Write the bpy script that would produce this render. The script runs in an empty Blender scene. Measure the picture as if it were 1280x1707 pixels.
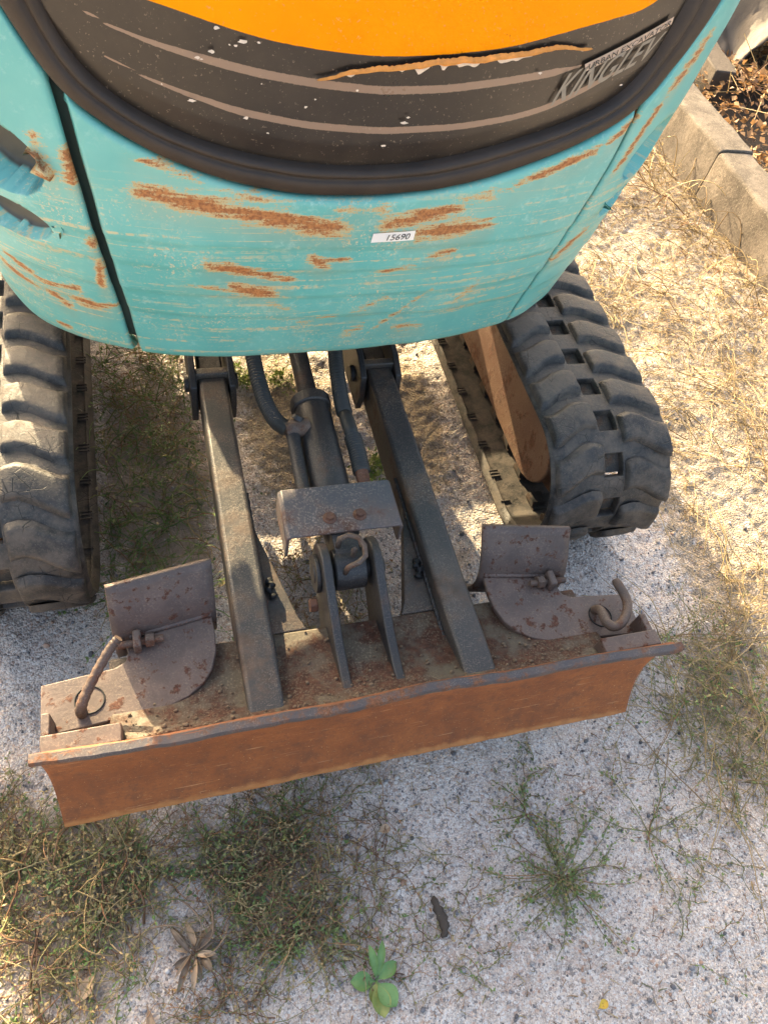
import bpy, bmesh, math
import numpy as np
from mathutils import Vector, Matrix

rng = np.random.default_rng(7)
scene = bpy.context.scene
COL = scene.collection
R = math.radians

# ------------------------------------------------------------------ camera
CX = Vector((0.9576054, -0.23810542, 0.16216567))
CY = Vector((-0.10858743, -0.81972501, -0.5623697))     # image down
CZ = Vector((0.26683453, 0.52091911, -0.81082835))      # view direction
cam_d = bpy.data.cameras.new('camera')
cam = bpy.data.objects.new('camera', cam_d)
COL.objects.link(cam)
m3 = Matrix((CX, -CY, -CZ)).transposed()
cam.matrix_world = Matrix.Translation((-0.279, -0.318, 1.387)) @ m3.to_4x4()
cam_d.sensor_fit = 'VERTICAL'
cam_d.sensor_height = 36.0
cam_d.lens = 1245.0 / 1707.0 * 36.0
cam_d.clip_start = 0.02
cam_d.clip_end = 500
scene.camera = cam

# ------------------------------------------------------------------ light
SUN_EL, SUN_AZ = R(19.0), R(-14.0)          # azimuth from +Y towards +X
sunv = Vector((math.sin(SUN_AZ) * math.cos(SUN_EL), math.cos(SUN_AZ) * math.cos(SUN_EL), math.sin(SUN_EL)))
world = bpy.data.worlds.new('World')
scene.world = world
world.use_nodes = True
wn = world.node_tree
bg = wn.nodes['Background']
sky = wn.nodes.new('ShaderNodeTexSky')
sky.sky_type = 'NISHITA'
sky.sun_disc = False
sky.sun_elevation = SUN_EL
sky.sun_rotation = SUN_AZ
sky.dust_density = 10.0
sky.ozone_density = 0.0
wn.links.new(sky.outputs[0], bg.inputs[0])
bg.inputs[1].default_value = 0.15
sun_d = bpy.data.lights.new('sun', 'SUN')
sun_d.energy = 3.3
sun_d.angle = R(0.5)
sun_d.color = (1.0, 0.79, 0.47)
sun = bpy.data.objects.new('sun', sun_d)
COL.objects.link(sun)
sun.location = sunv * 20
sun.rotation_euler = sunv.to_track_quat('Z', 'Y').to_euler()
scene.view_settings.view_transform = 'Standard'
scene.view_settings.look = 'None'
scene.view_settings.exposure = 2.5
scene.view_settings.gamma = 1.0

# ------------------------------------------------------------------ node helpers
class NT:
    def __init__(s, name):
        s.m = bpy.data.materials.new(name)
        s.m.use_nodes = True
        s.t = s.m.node_tree
        s.b = s.t.nodes['Principled BSDF']
    def n(s, typ, props=None, **inp):
        nd = s.t.nodes.new(typ)
        for k, v in (props or {}).items():
            setattr(nd, k, v)
        for k, v in inp.items():
            s.set(nd.inputs[k.replace('_', ' ')] if k.replace('_', ' ') in nd.inputs else nd.inputs[int(k[1:])], v)
        return nd
    def set(s, sock, v):
        if hasattr(v, 'is_output'):
            s.t.links.new(v, sock)
        elif isinstance(v, (tuple, list)) and len(v) == 3 and sock.type == 'RGBA':
            sock.default_value = (*v, 1)
        else:
            sock.default_value = v
    def coord(s, scale=(1, 1, 1), src='Object'):
        c = s.n('ShaderNodeTexCoord')
        mp = s.n('ShaderNodeMapping', Vector=c.outputs[src], Scale=scale)
        return mp.outputs[0]
    def attr(s, name):
        return s.n('ShaderNodeAttribute', {'attribute_name': name})
    def noise(s, vec, scale, detail=6, rough=.6, out=0):
        nd = s.n('ShaderNodeTexNoise', Vector=vec, Scale=scale, Detail=detail, Roughness=rough)
        return nd.outputs[out]
    def ramp(s, v, a, b):
        nd = s.n('ShaderNodeMapRange', {'interpolation_type': 'SMOOTHSTEP'}, Value=v)
        nd.inputs[1].default_value = a
        nd.inputs[2].default_value = b
        return nd.outputs[0]
    def math(s, op, a, b=0.0, c=None):
        nd = s.n('ShaderNodeMath', {'operation': op})
        s.set(nd.inputs[0], a); s.set(nd.inputs[1], b)
        if c is not None: s.set(nd.inputs[2], c)
        return nd.outputs[0]
    def mix(s, f, a, b):
        nd = s.n('ShaderNodeMix', {'data_type': 'RGBA'})
        s.set(nd.inputs[0], f); s.set(nd.inputs[6], a); s.set(nd.inputs[7], b)
        return nd.outputs[2]
    def bump(s, h, strength=.3, dist=.002, normal=None):
        nd = s.n('ShaderNodeBump', Height=h, Strength=strength, Distance=dist)
        if normal is not None: s.set(nd.inputs['Normal'], normal)
        s.set(s.b.inputs['Normal'], nd.outputs[0])
        return nd.outputs[0]
    def out(s, **kw):
        for k, v in kw.items():
            s.set(s.b.inputs[k.replace('_', ' ')], v)
        return s.m

def worn(name, base, base2, rust, dust, rust_lo=.5, rust_hi=.62, dust_amt=.5, scale=14, rough=.6, speck=420, bump=.35):
    t = NT(name)
    v = t.coord()
    a = t.noise(v, scale * .5, 5)
    c = t.mix(t.ramp(a, .35, .65), base, base2)
    r1 = t.noise(v, scale, 9, .68)
    rm = t.ramp(r1, rust_lo, rust_hi)
    rc = t.mix(t.ramp(t.noise(v, scale * 5, 6), .3, .7), rust, tuple(x * .45 for x in rust))
    c = t.mix(rm, c, rc)
    sp = t.noise(v, speck, 3, .7)
    sm = t.math('MULTIPLY', t.ramp(sp, .50, .66), t.ramp(t.noise(v, scale * .7, 4), .3, .7))
    sm = t.math('MULTIPLY', sm, dust_amt)
    c = t.mix(sm, c, dust)
    # fine scratches
    sv = t.coord((1, 9, 3))
    sc = t.ramp(t.noise(sv, 60, 3, .6), .66, .70)
    c = t.mix(t.math('MULTIPLY', sc, dust_amt * .6), c, dust)
    t.bump(t.math('ADD', t.noise(v, 120, 6, .7), t.math('MULTIPLY', rm, .6)), bump, .0025)
    ro = t.math('ADD', t.math('MULTIPLY', rm, .25), rough)
    return t.out(Base_Color=c, Roughness=ro)

# ------------------------------------------------------------------ mesh helpers
class MB:
    def __init__(s): s.v = []; s.f = []
    def add(s, vs, fs):
        o = len(s.v)
        s.v += [tuple(map(float, q)) for q in vs]
        s.f += [tuple(i + o for i in f) for f in fs]
        return s
    def box(s, lo, hi):
        (a, b, c), (d, e, g) = lo, hi
        return s.add([(a, b, c), (d, b, c), (d, e, c), (a, e, c), (a, b, g), (d, b, g), (d, e, g), (a, e, g)],
                     [(0, 3, 2, 1), (4, 5, 6, 7), (0, 1, 5, 4), (1, 2, 6, 5), (2, 3, 7, 6), (3, 0, 4, 7)])
    def prism(s, poly, axis, lo, hi):
        # poly: 2D points in the two other axes (ordered), extruded along axis
        n = len(poly)
        def P(q, h):
            if axis == 'x': return (h, q[0], q[1])
            if axis == 'y': return (q[0], h, q[1])
            return (q[0], q[1], h)
        vs = [P(q, lo) for q in poly] + [P(q, hi) for q in poly]
        fs = [tuple(range(n))[::-1], tuple(range(n, 2 * n))] + [(i, (i + 1) % n, n + (i + 1) % n, n + i) for i in range(n)]
        return s.add(vs, fs)
    def tube(s, path, rad, seg=16, cap=True):
        path = [Vector(q) for q in path]
        if not hasattr(rad, '__len__'): rad = [rad] * len(path)
        vs = []; up = None
        for i, q in enumerate(path):
            t = (path[min(i + 1, len(path) - 1)] - path[max(i - 1, 0)]).normalized()
            if up is None:
                up = Vector((0, 0, 1)) if abs(t.z) < .9 else Vector((0, 1, 0))
            e = (up - t * up.dot(t)).normalized(); up = e
            w = t.cross(e)
            for k in range(seg):
                a = 2 * math.pi * k / seg
                vs.append(q + (e * math.cos(a) + w * math.sin(a)) * rad[i])
        fs = [(i * seg + k, i * seg + (k + 1) % seg, (i + 1) * seg + (k + 1) % seg, (i + 1) * seg + k)
              for i in range(len(path) - 1) for k in range(seg)]
        if cap:
            fs.append(tuple(range(seg))[::-1]); fs.append(tuple(range((len(path) - 1) * seg, len(path) * seg)))
        return s.add(vs, fs)
    def build(s, name, mat, parent=None, bevel=0.0, smooth=False, segs=2):
        me = bpy.data.meshes.new(name)
        me.from_pydata(s.v, [], s.f)
        bm = bmesh.new(); bm.from_mesh(me)
        bmesh.ops.recalc_face_normals(bm, faces=bm.faces)
        bm.to_mesh(me); bm.free()
        return link(name, me, mat, parent, bevel, smooth, segs)

def link(name, me, mat, parent=None, bevel=0.0, smooth=False, segs=2):
    if mat is not None and not me.materials: me.materials.append(mat)
    o = bpy.data.objects.new(name, me)
    COL.objects.link(o)
    if parent is not None: o.parent = parent
    if smooth or bevel:
        me.polygons.foreach_set('use_smooth', [True] * len(me.polygons))
    if bevel:
        b = o.modifiers.new('bevel', 'BEVEL'); b.width = bevel; b.segments = segs
        b.limit_method = 'ANGLE'; b.angle_limit = R(35); b.harden_normals = False
    if bevel or smooth == 'auto':
        me.set_sharp_from_angle(angle=R(40)) if hasattr(me, 'set_sharp_from_angle') else None
    return o

def np_mesh(name, V, F, attrs=None, smooth=True):
    """V (n,3); F list/array of quads or tris (m,k)."""
    me = bpy.data.meshes.new(name)
    V = np.asarray(V, np.float32); F = np.asarray(F, np.int32)
    me.vertices.add(len(V)); me.vertices.foreach_set('co', V.ravel())
    k = F.shape[1]
    me.loops.add(F.size); me.loops.foreach_set('vertex_index', F.ravel())
    me.polygons.add(len(F))
    me.polygons.foreach_set('loop_start', np.arange(0, F.size, k, dtype=np.int32))
    me.polygons.foreach_set('loop_total', np.full(len(F), k, np.int32))
    me.update(calc_edges=True)
    me.polygons.foreach_set('use_smooth', np.full(len(F), smooth))
    for nm, (typ, arr) in (attrs or {}).items():
        a = me.attributes.new(nm, typ, 'POINT')
        key = {'FLOAT': 'value', 'FLOAT_VECTOR': 'vector', 'FLOAT_COLOR': 'color'}[typ]
        a.data.foreach_set(key, np.asarray(arr, np.float32).ravel())
    return me

def grid_faces(nu, nv, flip=False):
    i, j = np.meshgrid(np.arange(nu - 1), np.arange(nv - 1), indexing='ij')
    a = (i * nv + j).ravel(); b = a + nv; c = b + 1; d = a + 1
    return np.stack([a, d, c, b] if flip else [a, b, c, d], 1)

def tag(o, label, cat=None, group=None, kind=None):
    if label: o['label'] = label
    if cat: o['category'] = cat
    if group: o['group'] = group
    if kind: o['kind'] = kind
    return o

# ------------------------------------------------------------------ value noise (geometry relief)
def vnoise(x, y, wl, seed):
    r = np.random.default_rng(seed)
    L = r.random((256, 256))
    u, v = x / wl + 40, y / wl + 40
    i, j = np.floor(u).astype(int), np.floor(v).astype(int)
    a, b = u - i, v - j
    a = a * a * (3 - 2 * a); b = b * b * (3 - 2 * b)
    g = lambda p, q: L[p % 256, q % 256]
    return (g(i, j) * (1 - a) + g(i + 1, j) * a) * (1 - b) + (g(i, j + 1) * (1 - a) + g(i + 1, j + 1) * a) * b - .5

def gh(x, y):
    x = np.asarray(x, float); y = np.asarray(y, float)
    h = .020 * vnoise(x, y, .38, 1) + .010 * vnoise(x, y, .12, 2)
    n = .7 * vnoise(x, y, .06, 3) + .55 * vnoise(x + .7 * y, y - .5 * x, .027, 6) + .4 * vnoise(x, y, .0135, 4)
    lump = np.clip((x - .55) / .35, 0, 1)            # dead moss and litter make the right side rougher
    lump2 = np.clip((y - .45) / .2, 0, 1) * np.clip((.46 - np.abs(x)) / .06, 0, 1)
    k = 0.0045 + .0075 * np.maximum(lump, .7 * lump2)
    return h + k * n + .0035 * vnoise(x * .8 + y * .6, y * .8 - x * .6, .0095, 5)

# ------------------------------------------------------------------ materials
def m_ground():
    t = NT('gravel')
    v = t.coord()
    big = t.noise(v, 5, 5)
    c = t.mix(t.ramp(big, .35, .65), (.56, .475, .41), (.68, .60, .53))
    nv = t.n('ShaderNodeTexNoise', Vector=v, Scale=120.0, Detail=3.0)
    wv = t.n('ShaderNodeVectorMath', {'operation': 'MULTIPLY_ADD'}, **{'_0': nv.outputs['Color'], '_1': (.006, .006, .006), '_2': v}).outputs[0]
    c = t.mix(t.math('MULTIPLY', t.ramp(t.noise(v, 34, 6, .75), .48, .64), .55), c, (.33, .26, .21))
    c = t.mix(t.math('MULTIPLY', t.ramp(t.noise(v, 330, 4, .8), .42, .66), .65), c, (.23, .21, .20))
    vo = t.n('ShaderNodeTexVoronoi', Vector=wv, Scale=200.0)
    hs = t.n('ShaderNodeSeparateColor', Color=vo.outputs['Color'])
    c = t.mix(t.math('MULTIPLY', t.ramp(hs.outputs[0], .86, .92), .7), c, (.11, .11, .115))
    c = t.mix(t.math('MULTIPLY', t.ramp(hs.outputs[1], .84, .9), .8), c, (.66, .62, .58))
    c = t.mix(t.math('MULTIPLY', t.ramp(hs.outputs[2], .86, .92), .5), c, (.42, .26, .18))
    vo2 = t.n('ShaderNodeTexVoronoi', Vector=wv, Scale=520.0)
    hs2 = t.n('ShaderNodeSeparateColor', Color=vo2.outputs['Color'])
    c = t.mix(t.math('MULTIPLY', t.ramp(hs2.outputs[0], .7, .95), .6), c, (.16, .15, .15))
    c = t.mix(t.math('MULTIPLY', t.ramp(hs2.outputs[1], .8, .95), .7), c, (.72, .70, .68))
    soil = t.attr('soil').outputs['Fac']
    sn = t.math('ADD', soil, t.math('MULTIPLY', t.math('SUBTRACT', t.noise(v, 22, 6, .7), .5), 1.1))
    c = t.mix(t.math('MULTIPLY', t.ramp(sn, .4, .75), .8), c, t.mix(t.noise(v, 90, 4), (.19, .145, .105), (.40, .325, .25)))
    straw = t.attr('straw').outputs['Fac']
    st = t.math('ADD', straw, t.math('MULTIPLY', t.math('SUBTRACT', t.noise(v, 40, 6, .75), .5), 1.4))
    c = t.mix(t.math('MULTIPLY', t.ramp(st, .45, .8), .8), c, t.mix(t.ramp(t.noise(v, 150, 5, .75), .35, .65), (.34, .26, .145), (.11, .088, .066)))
    h = t.math('ADD', t.math('MULTIPLY', vo.outputs['Distance'], -1.4), t.noise(v, 300, 5, .7))
    t.bump(h, .7, .004)
    return t.out(Base_Color=c, Roughness=.92)

def m_teal():
    t = NT('teal_paint')
    uv = t.attr('suv').outputs['Vector']
    v = t.coord()
    base = t.mix(t.ramp(t.noise(v, 6, 5), .3, .7), (.100, .39, .38), (.145, .46, .435))
    # chalky bleaching
    chalk = t.math('MULTIPLY', t.ramp(t.noise(v, 70, 7, .75), .52, .66), t.ramp(t.noise(v, 7, 3), .38, .62))
    base = t.mix(t.math('MULTIPLY', t.ramp(t.noise(v, 3.2, 4), .42, .66), .45), base, (.19, .49, .455))
    base = t.mix(t.math('MULTIPLY', chalk, .6), base, (.36, .60, .56))
    vmap = lambda sc: t.n('ShaderNodeMapping', Vector=uv, Scale=sc).outputs[0]
    # long scuffs that follow the curve of the counterweight
    s1 = t.noise(vmap((3.0, 75, 1)), 1.0, 6, .66)
    s2 = t.noise(vmap((9.0, 190, 1)), 1.0, 5, .7)
    low = t.n('ShaderNodeSeparateXYZ', Vector=uv).outputs[1]
    lowm = t.ramp(low, .90, .74)
    area = t.ramp(t.noise(v, 5, 3), .30, .52)
    sm = t.math('MULTIPLY', t.math('MAXIMUM', t.ramp(s1, .56, .60), t.math('MULTIPLY', t.ramp(s2, .60, .64), .9)), t.math('MULTIPLY', area, lowm))
    s3 = t.noise(vmap((1.1, 150, 1)), 1.0, 4, .6)
    ln = t.math('MULTIPLY', t.ramp(s3, .60, .625), t.ramp(t.noise(vmap((14, 30, 1)), 1.0, 4), .40, .52))
    sm = t.math('MAXIMUM', sm, t.math('MULTIPLY', ln, lowm))
    brk = t.ramp(t.noise(v, 130, 4, .7), .40, .54)
    sm = t.math('MULTIPLY', sm, brk)
    c = t.mix(t.math('MULTIPLY', sm, .85), base, (.52, .47, .28))
    grit = t.math('MULTIPLY', t.ramp(t.noise(v, 210, 4, .75), .56, .62), t.math('MULTIPLY', t.ramp(t.noise(v, 11, 4), .44, .62), lowm))
    c = t.mix(grit, c, (.55, .50, .33))
    # rust patches: mask from the panel, edges broken up by noise
    rs = t.attr('rust').outputs['Fac']
    nz = t.math('SUBTRACT', t.noise(vmap((16, 120, 1)), 1.0, 8, .72), .5)
    nz2 = t.math('SUBTRACT', t.noise(v, 330, 4, .7), .5)
    rs = t.math('SUBTRACT', t.math('MULTIPLY', rs, 1.12), .08)
    rr = t.math('ADD', rs, t.math('ADD', t.math('MULTIPLY', nz, 2.3), t.math('ADD', t.math('MULTIPLY', nz2, 1.1), t.math('MULTIPLY', t.math('SUBTRACT', t.noise(v, 28, 4), .5), .9))))
    halo = t.ramp(rr, .40, .62)
    core = t.ramp(rr, .64, .90)
    c = t.mix(t.math('MULTIPLY', t.attr('stain').outputs['Fac'], .30), c, (.42, .27, .12))
    c = t.mix(t.math('MULTIPLY', halo, .85), c, (.52, .38, .17))
    rc = t.mix(t.ramp(t.noise(v, 220, 4), .35, .65), (.42, .185, .062), (.23, .088, .034))
    c = t.mix(core, c, rc)
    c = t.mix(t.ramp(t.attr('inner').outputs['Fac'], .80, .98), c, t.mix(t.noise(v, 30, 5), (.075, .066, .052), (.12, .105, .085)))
    ro = t.math('ADD', t.math('MULTIPLY', halo, .3), t.math('ADD', .42, t.math('MULTIPLY', chalk, .2)))
    t.bump(t.math('ADD', t.math('MULTIPLY', core, -.5), t.math('MULTIPLY', t.noise(v, 35, 4), .6)), .18, .003)
    return t.out(Base_Color=c, Roughness=ro)

def m_hood():
    t = NT('hood_paint')
    v = t.coord()
    d = t.attr('d_orange').outputs['Fac']
    d = t.math('ADD', d, t.math('MULTIPLY', t.math('SUBTRACT', t.noise(v, 60, 3), .5), .0012))
    om = t.ramp(d, -.0006, .0006)
    blk = t.mix(t.ramp(t.noise(v, 9, 6, .7), .4, .7), (.017, .013, .010), (.032, .024, .017))
    s = t.attr('stripe').outputs['Fac']
    stm = t.ramp(t.math('ADD', s, t.math('MULTIPLY', t.math('SUBTRACT', t.noise(v, 160, 4, .7), .5), .25)), .42, .52)
    blk = t.mix(stm, blk, (.24, .165, .115))
    og = t.mix(t.ramp(t.noise(v, 4, 4), .3, .7), (.88, .27, .0), (.92, .31, .0))
    og = t.mix(t.math('MULTIPLY', t.ramp(t.noise(v, 45, 5, .7), .66, .72), .6), og, (.40, .13, .01))
    c = t.mix(om, blk, og)
    dust = t.math('MULTIPLY', t.ramp(t.noise(v, 240, 3, .7), .63, .68), .35)
    c = t.mix(dust, c, (.34, .27, .2))
    t.bump(t.noise(v, 24, 3), .05, .003)
    t.set(t.b.inputs['Specular IOR Level'], t.math('SUBTRACT', .52, t.math('MULTIPLY', om, .44)))
    return t.out(Base_Color=c, Roughness=t.math('ADD', t.math('MULTIPLY', om, .2), t.math('ADD', .18, t.math('MULTIPLY', t.noise(v, 14, 6, .7), .28))))

def simple(name, col, rough=.6, metallic=0., var=.25, scale=30, bump=.15, bscale=120, bd=.002):
    t = NT(name)
    v = t.coord()
    c = t.mix(t.noise(v, scale, 6, .7), tuple(x * (1 - var) for x in col), tuple(min(1, x * (1 + var)) for x in col))
    if bump: t.bump(t.noise(v, bscale, 5, .7), bump, bd)
    return t.out(Base_Color=c, Roughness=rough, Metallic=metallic)

def m_rubber():
    t = NT('track_rubber')
    c0 = t.n('ShaderNodeTexCoord')
    oi = t.n('ShaderNodeObjectInfo')
    off = t.n('ShaderNodeVectorMath', {'operation': 'SCALE'}, **{'_0': oi.outputs['Location']})
    off.inputs['Scale'].default_value = 1.0
    v = t.n('ShaderNodeVectorMath', {'operation': 'ADD'}, **{'_0': c0.outputs['Object'], '_1': off.outputs[0]}).outputs[0]
    c = t.mix(t.ramp(t.noise(v, 12, 5), .35, .65), (.014, .0138, .0135), (.030, .0275, .0255))
    du = t.math('MULTIPLY', t.ramp(t.noise(v, 24, 9, .74), .38, .66), .62)
    c = t.mix(du, c, (.15, .12, .092))
    sp = t.ramp(t.noise(v, 330, 4, .8), .55, .68)
    c = t.mix(t.math('MULTIPLY', sp, .45), c, (.20, .165, .13))
    # cracks
    vo = t.n('ShaderNodeTexVoronoi', {'feature': 'DISTANCE_TO_EDGE'}, Vector=v, Scale=38.0)
    cr = t.ramp(vo.outputs['Distance'], .03, .0)
    crm = t.math('MULTIPLY', cr, t.ramp(t.noise(v, 16, 3), .5, .62))
    c = t.mix(crm, c, (.008, .008, .008))
    t.bump(t.math('ADD', t.noise(v, 90, 7, .72), t.math('MULTIPLY', crm, -.7)), .45, .004)
    return t.out(Base_Color=c, Roughness=t.math('ADD', .52, t.math('MULTIPLY', du, .5)))

def m_blade_face():
    t = NT('blade_rust_face')
    v = t.coord()
    st = t.coord((2, 8, 8))
    c = t.mix(t.ramp(t.noise(v, 9, 7, .65), .3, .7), (.20, .060, .016), (.31, .100, .026))
    z = t.n('ShaderNodeSeparateXYZ', Vector=t.coord()).outputs[2]
    c = t.mix(t.math('MULTIPLY', t.ramp(t.noise(v, 26, 9, .78), .46, .66), .75), c, (.135, .050, .022))
    c = t.mix(t.math('MULTIPLY', t.ramp(t.noise(v, 190, 5, .8), .5, .68), .6), c, (.12, .045, .022))
    c = t.mix(t.math('MULTIPLY', t.ramp(z, .25, .335), .35), c, (.16, .085, .055))
    c = t.mix(t.math('MULTIPLY', t.ramp(t.noise(st, 26, 7, .7), .6, .7), .5), c, (.50, .20, .06))
    c = t.mix(t.ramp(t.noise(v, 340, 3, .7), .67, .70), c, (.60, .36, .17))
    sc = t.n('ShaderNodeMapping', Vector=t.coord(), Rotation=(0, .7, .3), Scale=(2, 60, 60)).outputs[0]
    c = t.mix(t.math('MULTIPLY', t.ramp(t.noise(sc, 5, 4, .6), .66, .70), .7), c, (.52, .29, .14))
    sc2 = t.n('ShaderNodeMapping', Vector=t.coord(), Rotation=(.0, -1.2, .0), Scale=(3, 50, 90)).outputs[0]
    c = t.mix(t.math('MULTIPLY', t.ramp(t.noise(sc2, 4, 3, .6), .68, .73), .35), c, (.46, .30, .18))
    sc3 = t.coord((1.5, 30, 120))
    c = t.mix(t.math('MULTIPLY', t.ramp(t.noise(sc3, 3, 4, .6), .60, .70), .4), c, (.10, .042, .022))
    # worn bright cutting edge
    e = t.math('ADD', z, t.math('MULTIPLY', t.math('SUBTRACT', t.noise(v, 40, 5), .5), .02))
    c = t.mix(t.math('MULTIPLY', t.ramp(e, .114, .101), .7), c, (.56, .26, .09))
    t.bump(t.noise(v, 130, 7, .75), .4, .003)
    return t.out(Base_Color=c, Roughness=.78)

def m_concrete():
    t = NT('old_concrete')
    v = t.coord()
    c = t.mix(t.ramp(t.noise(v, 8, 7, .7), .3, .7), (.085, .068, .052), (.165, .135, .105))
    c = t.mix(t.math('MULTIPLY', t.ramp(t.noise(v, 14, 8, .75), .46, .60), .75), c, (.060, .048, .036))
    vo = t.n('ShaderNodeTexVoronoi', Vector=v, Scale=110.0)
    hs = t.n('ShaderNodeSeparateColor', Color=vo.outputs['Color'])
    c = t.mix(t.math('MULTIPLY', t.ramp(t.noise(v, 200, 4, .8), .56, .66), .5), c, (.38, .33, .26))
    t.bump(t.noise(v, 70, 8, .75), .6, .006)
    return t.out(Base_Color=c, Roughness=.9)

def m_plant(name='plant_tissue', rough=.6, trans=.25):
    t = NT(name)
    a = t.attr('col').outputs['Color']
    v = t.coord()
    c = t.mix(t.math('MULTIPLY', t.noise(v, 120, 3), .45), a, t.mix(.5, a, (.05, .035, .02)))
    t.out(Base_Color=c, Roughness=rough)
    tr = t.n('ShaderNodeBsdfTranslucent', Color=c)
    mx = t.n('ShaderNodeMixShader', Fac=trans)
    t.set(mx.inputs[1], t.b.outputs[0]); t.set(mx.inputs[2], tr.outputs[0])
    out = t.t.nodes['Material Output']
    t.t.links.new(mx.outputs[0], out.inputs[0])
    return t.m

M = dict(
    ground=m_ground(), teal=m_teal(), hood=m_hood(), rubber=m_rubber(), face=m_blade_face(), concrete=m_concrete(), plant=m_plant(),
    trim=simple('black_trim', (.027, .018, .012), .62, var=.75, scale=20, bump=.25, bscale=50, bd=.004),
    seam=simple('seam_dark_teal', (.045, .075, .068), .6),
    core=simple('inner_frame_black', (.014, .014, .015), .7),
    frame=worn('frame_black', (.019, .020, .022), (.038, .034, .032), (.105, .058, .038), (.20, .165, .13), .54, .70, .55, 9, .48),
    arm=worn('arm_black', (.028, .030, .032), (.062, .052, .044), (.120, .078, .052), (.24, .195, .145), .48, .66, .85, 10, .45),
    plate=worn('extension_brown', (.082, .060, .052), (.125, .088, .072), (.105, .038, .020), (.24, .18, .135), .55, .62, .5, 46, .58, 300),
    guard=worn('guard_worn', (.070, .072, .080), (.135, .098, .085), (.135, .058, .034), (.30, .235, .19), .50, .66, 1.0, 13, .5, 260),
    back=worn('blade_back', (.095, .076, .050), (.060, .047, .037), (.090, .036, .018), (.22, .175, .12), .40, .58, .7, 17, .65, 260),
    rim=worn('blade_rim', (.050, .046, .052), (.085, .062, .056), (.19, .075, .032), (.24, .2, .16), .47, .62, .5, 34, .6),
    rustpin=worn('rusty_pin', (.070, .048, .038), (.115, .075, .054), (.13, .055, .028), (.33, .25, .17), .5, .65, .4, 40, .6),
    rustbolt=worn('rusty_bolt', (.085, .036, .022), (.13, .056, .032), (.17, .07, .035), (.3, .2, .14), .5, .65, .3, 60, .65),
    tframe=worn('track_frame_rust', (.105, .050, .030), (.15, .085, .050), (.125, .050, .026), (.36, .30, .21), .48, .60, .5, 16, .65),
    guide=worn('guide_lug_dirty', (.020, .019, .018), (.05, .042, .034), (.10, .055, .032), (.2, .16, .11), .5, .62, .5, 30, .7),
    dirt=simple('dry_dirt', (.16, .115, .075), .95, var=.5, scale=60),
    hose=simple('hose_rubber', (.030, .032, .030), .55, var=.4),
    chrome=simple('rod_steel', (.35, .34, .33), .3, .9),
    dark=simple('slot_dark', (.010, .010, .010), .7),
    white=simple('label_white', (.78, .78, .76), .5, var=.04, bump=0),
    ink=simple('label_ink', (.03, .03, .03), .5, var=.1, bump=0),
    decal=simple('decal_grey', (.21, .19, .155), .45, var=.3, scale=90, bump=0),
    bar=simple('decal_beige', (.46, .36, .28), .5, var=.25, scale=80, bump=0),
    chip=simple('bare_filler', (.62, .55, .47), .7, var=.3, scale=200, bump=.2),
    tear=simple('torn_orange', (.66, .27, .05), .6, var=.5, scale=90, bump=.3),
    soil=simple('dark_soil', (.055, .042, .030), .95, var=.5, scale=25, bump=.8, bscale=60, bd=.01),
    tarp=simple('weathered_tarp', (.085, .066, .048), .7, var=.35, scale=9, bump=.4, bscale=40, bd=.006),
    wood=simple('old_timber', (.065, .050, .038), .85, var=.5, scale=14, bump=.6, bscale=50, bd=.006),
    stone=simple('pebble_stone', (.34, .32, .31), .85, var=.5, scale=12, bump=.3),
)

# ------------------------------------------------------------------ GROUND
def make_ground():
    fx = np.arange(-.95, 1.95, .0062); fy = np.arange(-.72, 2.25, .0062)
    xs = np.concatenate([[-120, -30, -8, -3, -1.6, -1.15], fx, [2.1, 2.6, 4, 9, 30, 120]])
    ys = np.concatenate([[-120, -30, -8, -3, -1.5, -.95], fy, [2.4, 3, 4.5, 9, 30, 120]])
    X, Y = np.meshgrid(xs, ys, indexing='ij')
    inside = (X > -1.2) & (X < 2.2) & (Y > -1.0) & (Y < 2.5)
    Z = np.where(inside, gh(X, Y), 0)
    soil = np.zeros_like(X); straw = np.zeros_like(X)
    def blob(A, cx, cy, rx, ry, k=1):
        np.maximum(A, k * np.clip(1.35 - np.sqrt(((X - cx) / rx) ** 2 + ((Y - cy) / ry) ** 2), 0, 1), out=A)
    for b in [(-.50, -.08, .17, .22, .9), (-.20, -.12, .17, .14, .75), (-.32, -.05, .14, .12, .55), (.80, .02, .17, .22, .75), (-.31, .72, .16, .36, 1.0), (.30, -.24, .10, .12, .45), (0, .32, .2, .2, .6), (.28, .40, .12, .16, .6), (-.30, -.17, .16, .16, .5), (.02, .0, .2, .06, .3)]:
        blob(soil, *b)
    np.maximum(straw, np.clip((X - .80 + .10 * np.sin(Y * 5)) / .22, 0, .75), out=straw)
    straw[:] = np.where(Y < .1, straw * np.clip((Y + .15) / .25, 0, 1), straw)
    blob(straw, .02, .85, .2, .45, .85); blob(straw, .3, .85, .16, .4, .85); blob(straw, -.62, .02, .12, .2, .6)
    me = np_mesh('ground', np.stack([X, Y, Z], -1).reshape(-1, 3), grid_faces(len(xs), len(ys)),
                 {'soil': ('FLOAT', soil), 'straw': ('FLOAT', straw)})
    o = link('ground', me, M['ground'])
    tag(o, 'pale sandy gravel ground with dark grit', None, None, 'structure')
make_ground()

# ------------------------------------------------------------------ EXCAVATOR
root = bpy.data.objects.new('mini_excavator', None)
COL.objects.link(root)
root.empty_display_size = .3
tag(root, 'scratched teal mini excavator with rubber tracks, rusty dozer blade and orange hood', 'excavator')
INV = root.matrix_world.copy()

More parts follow.
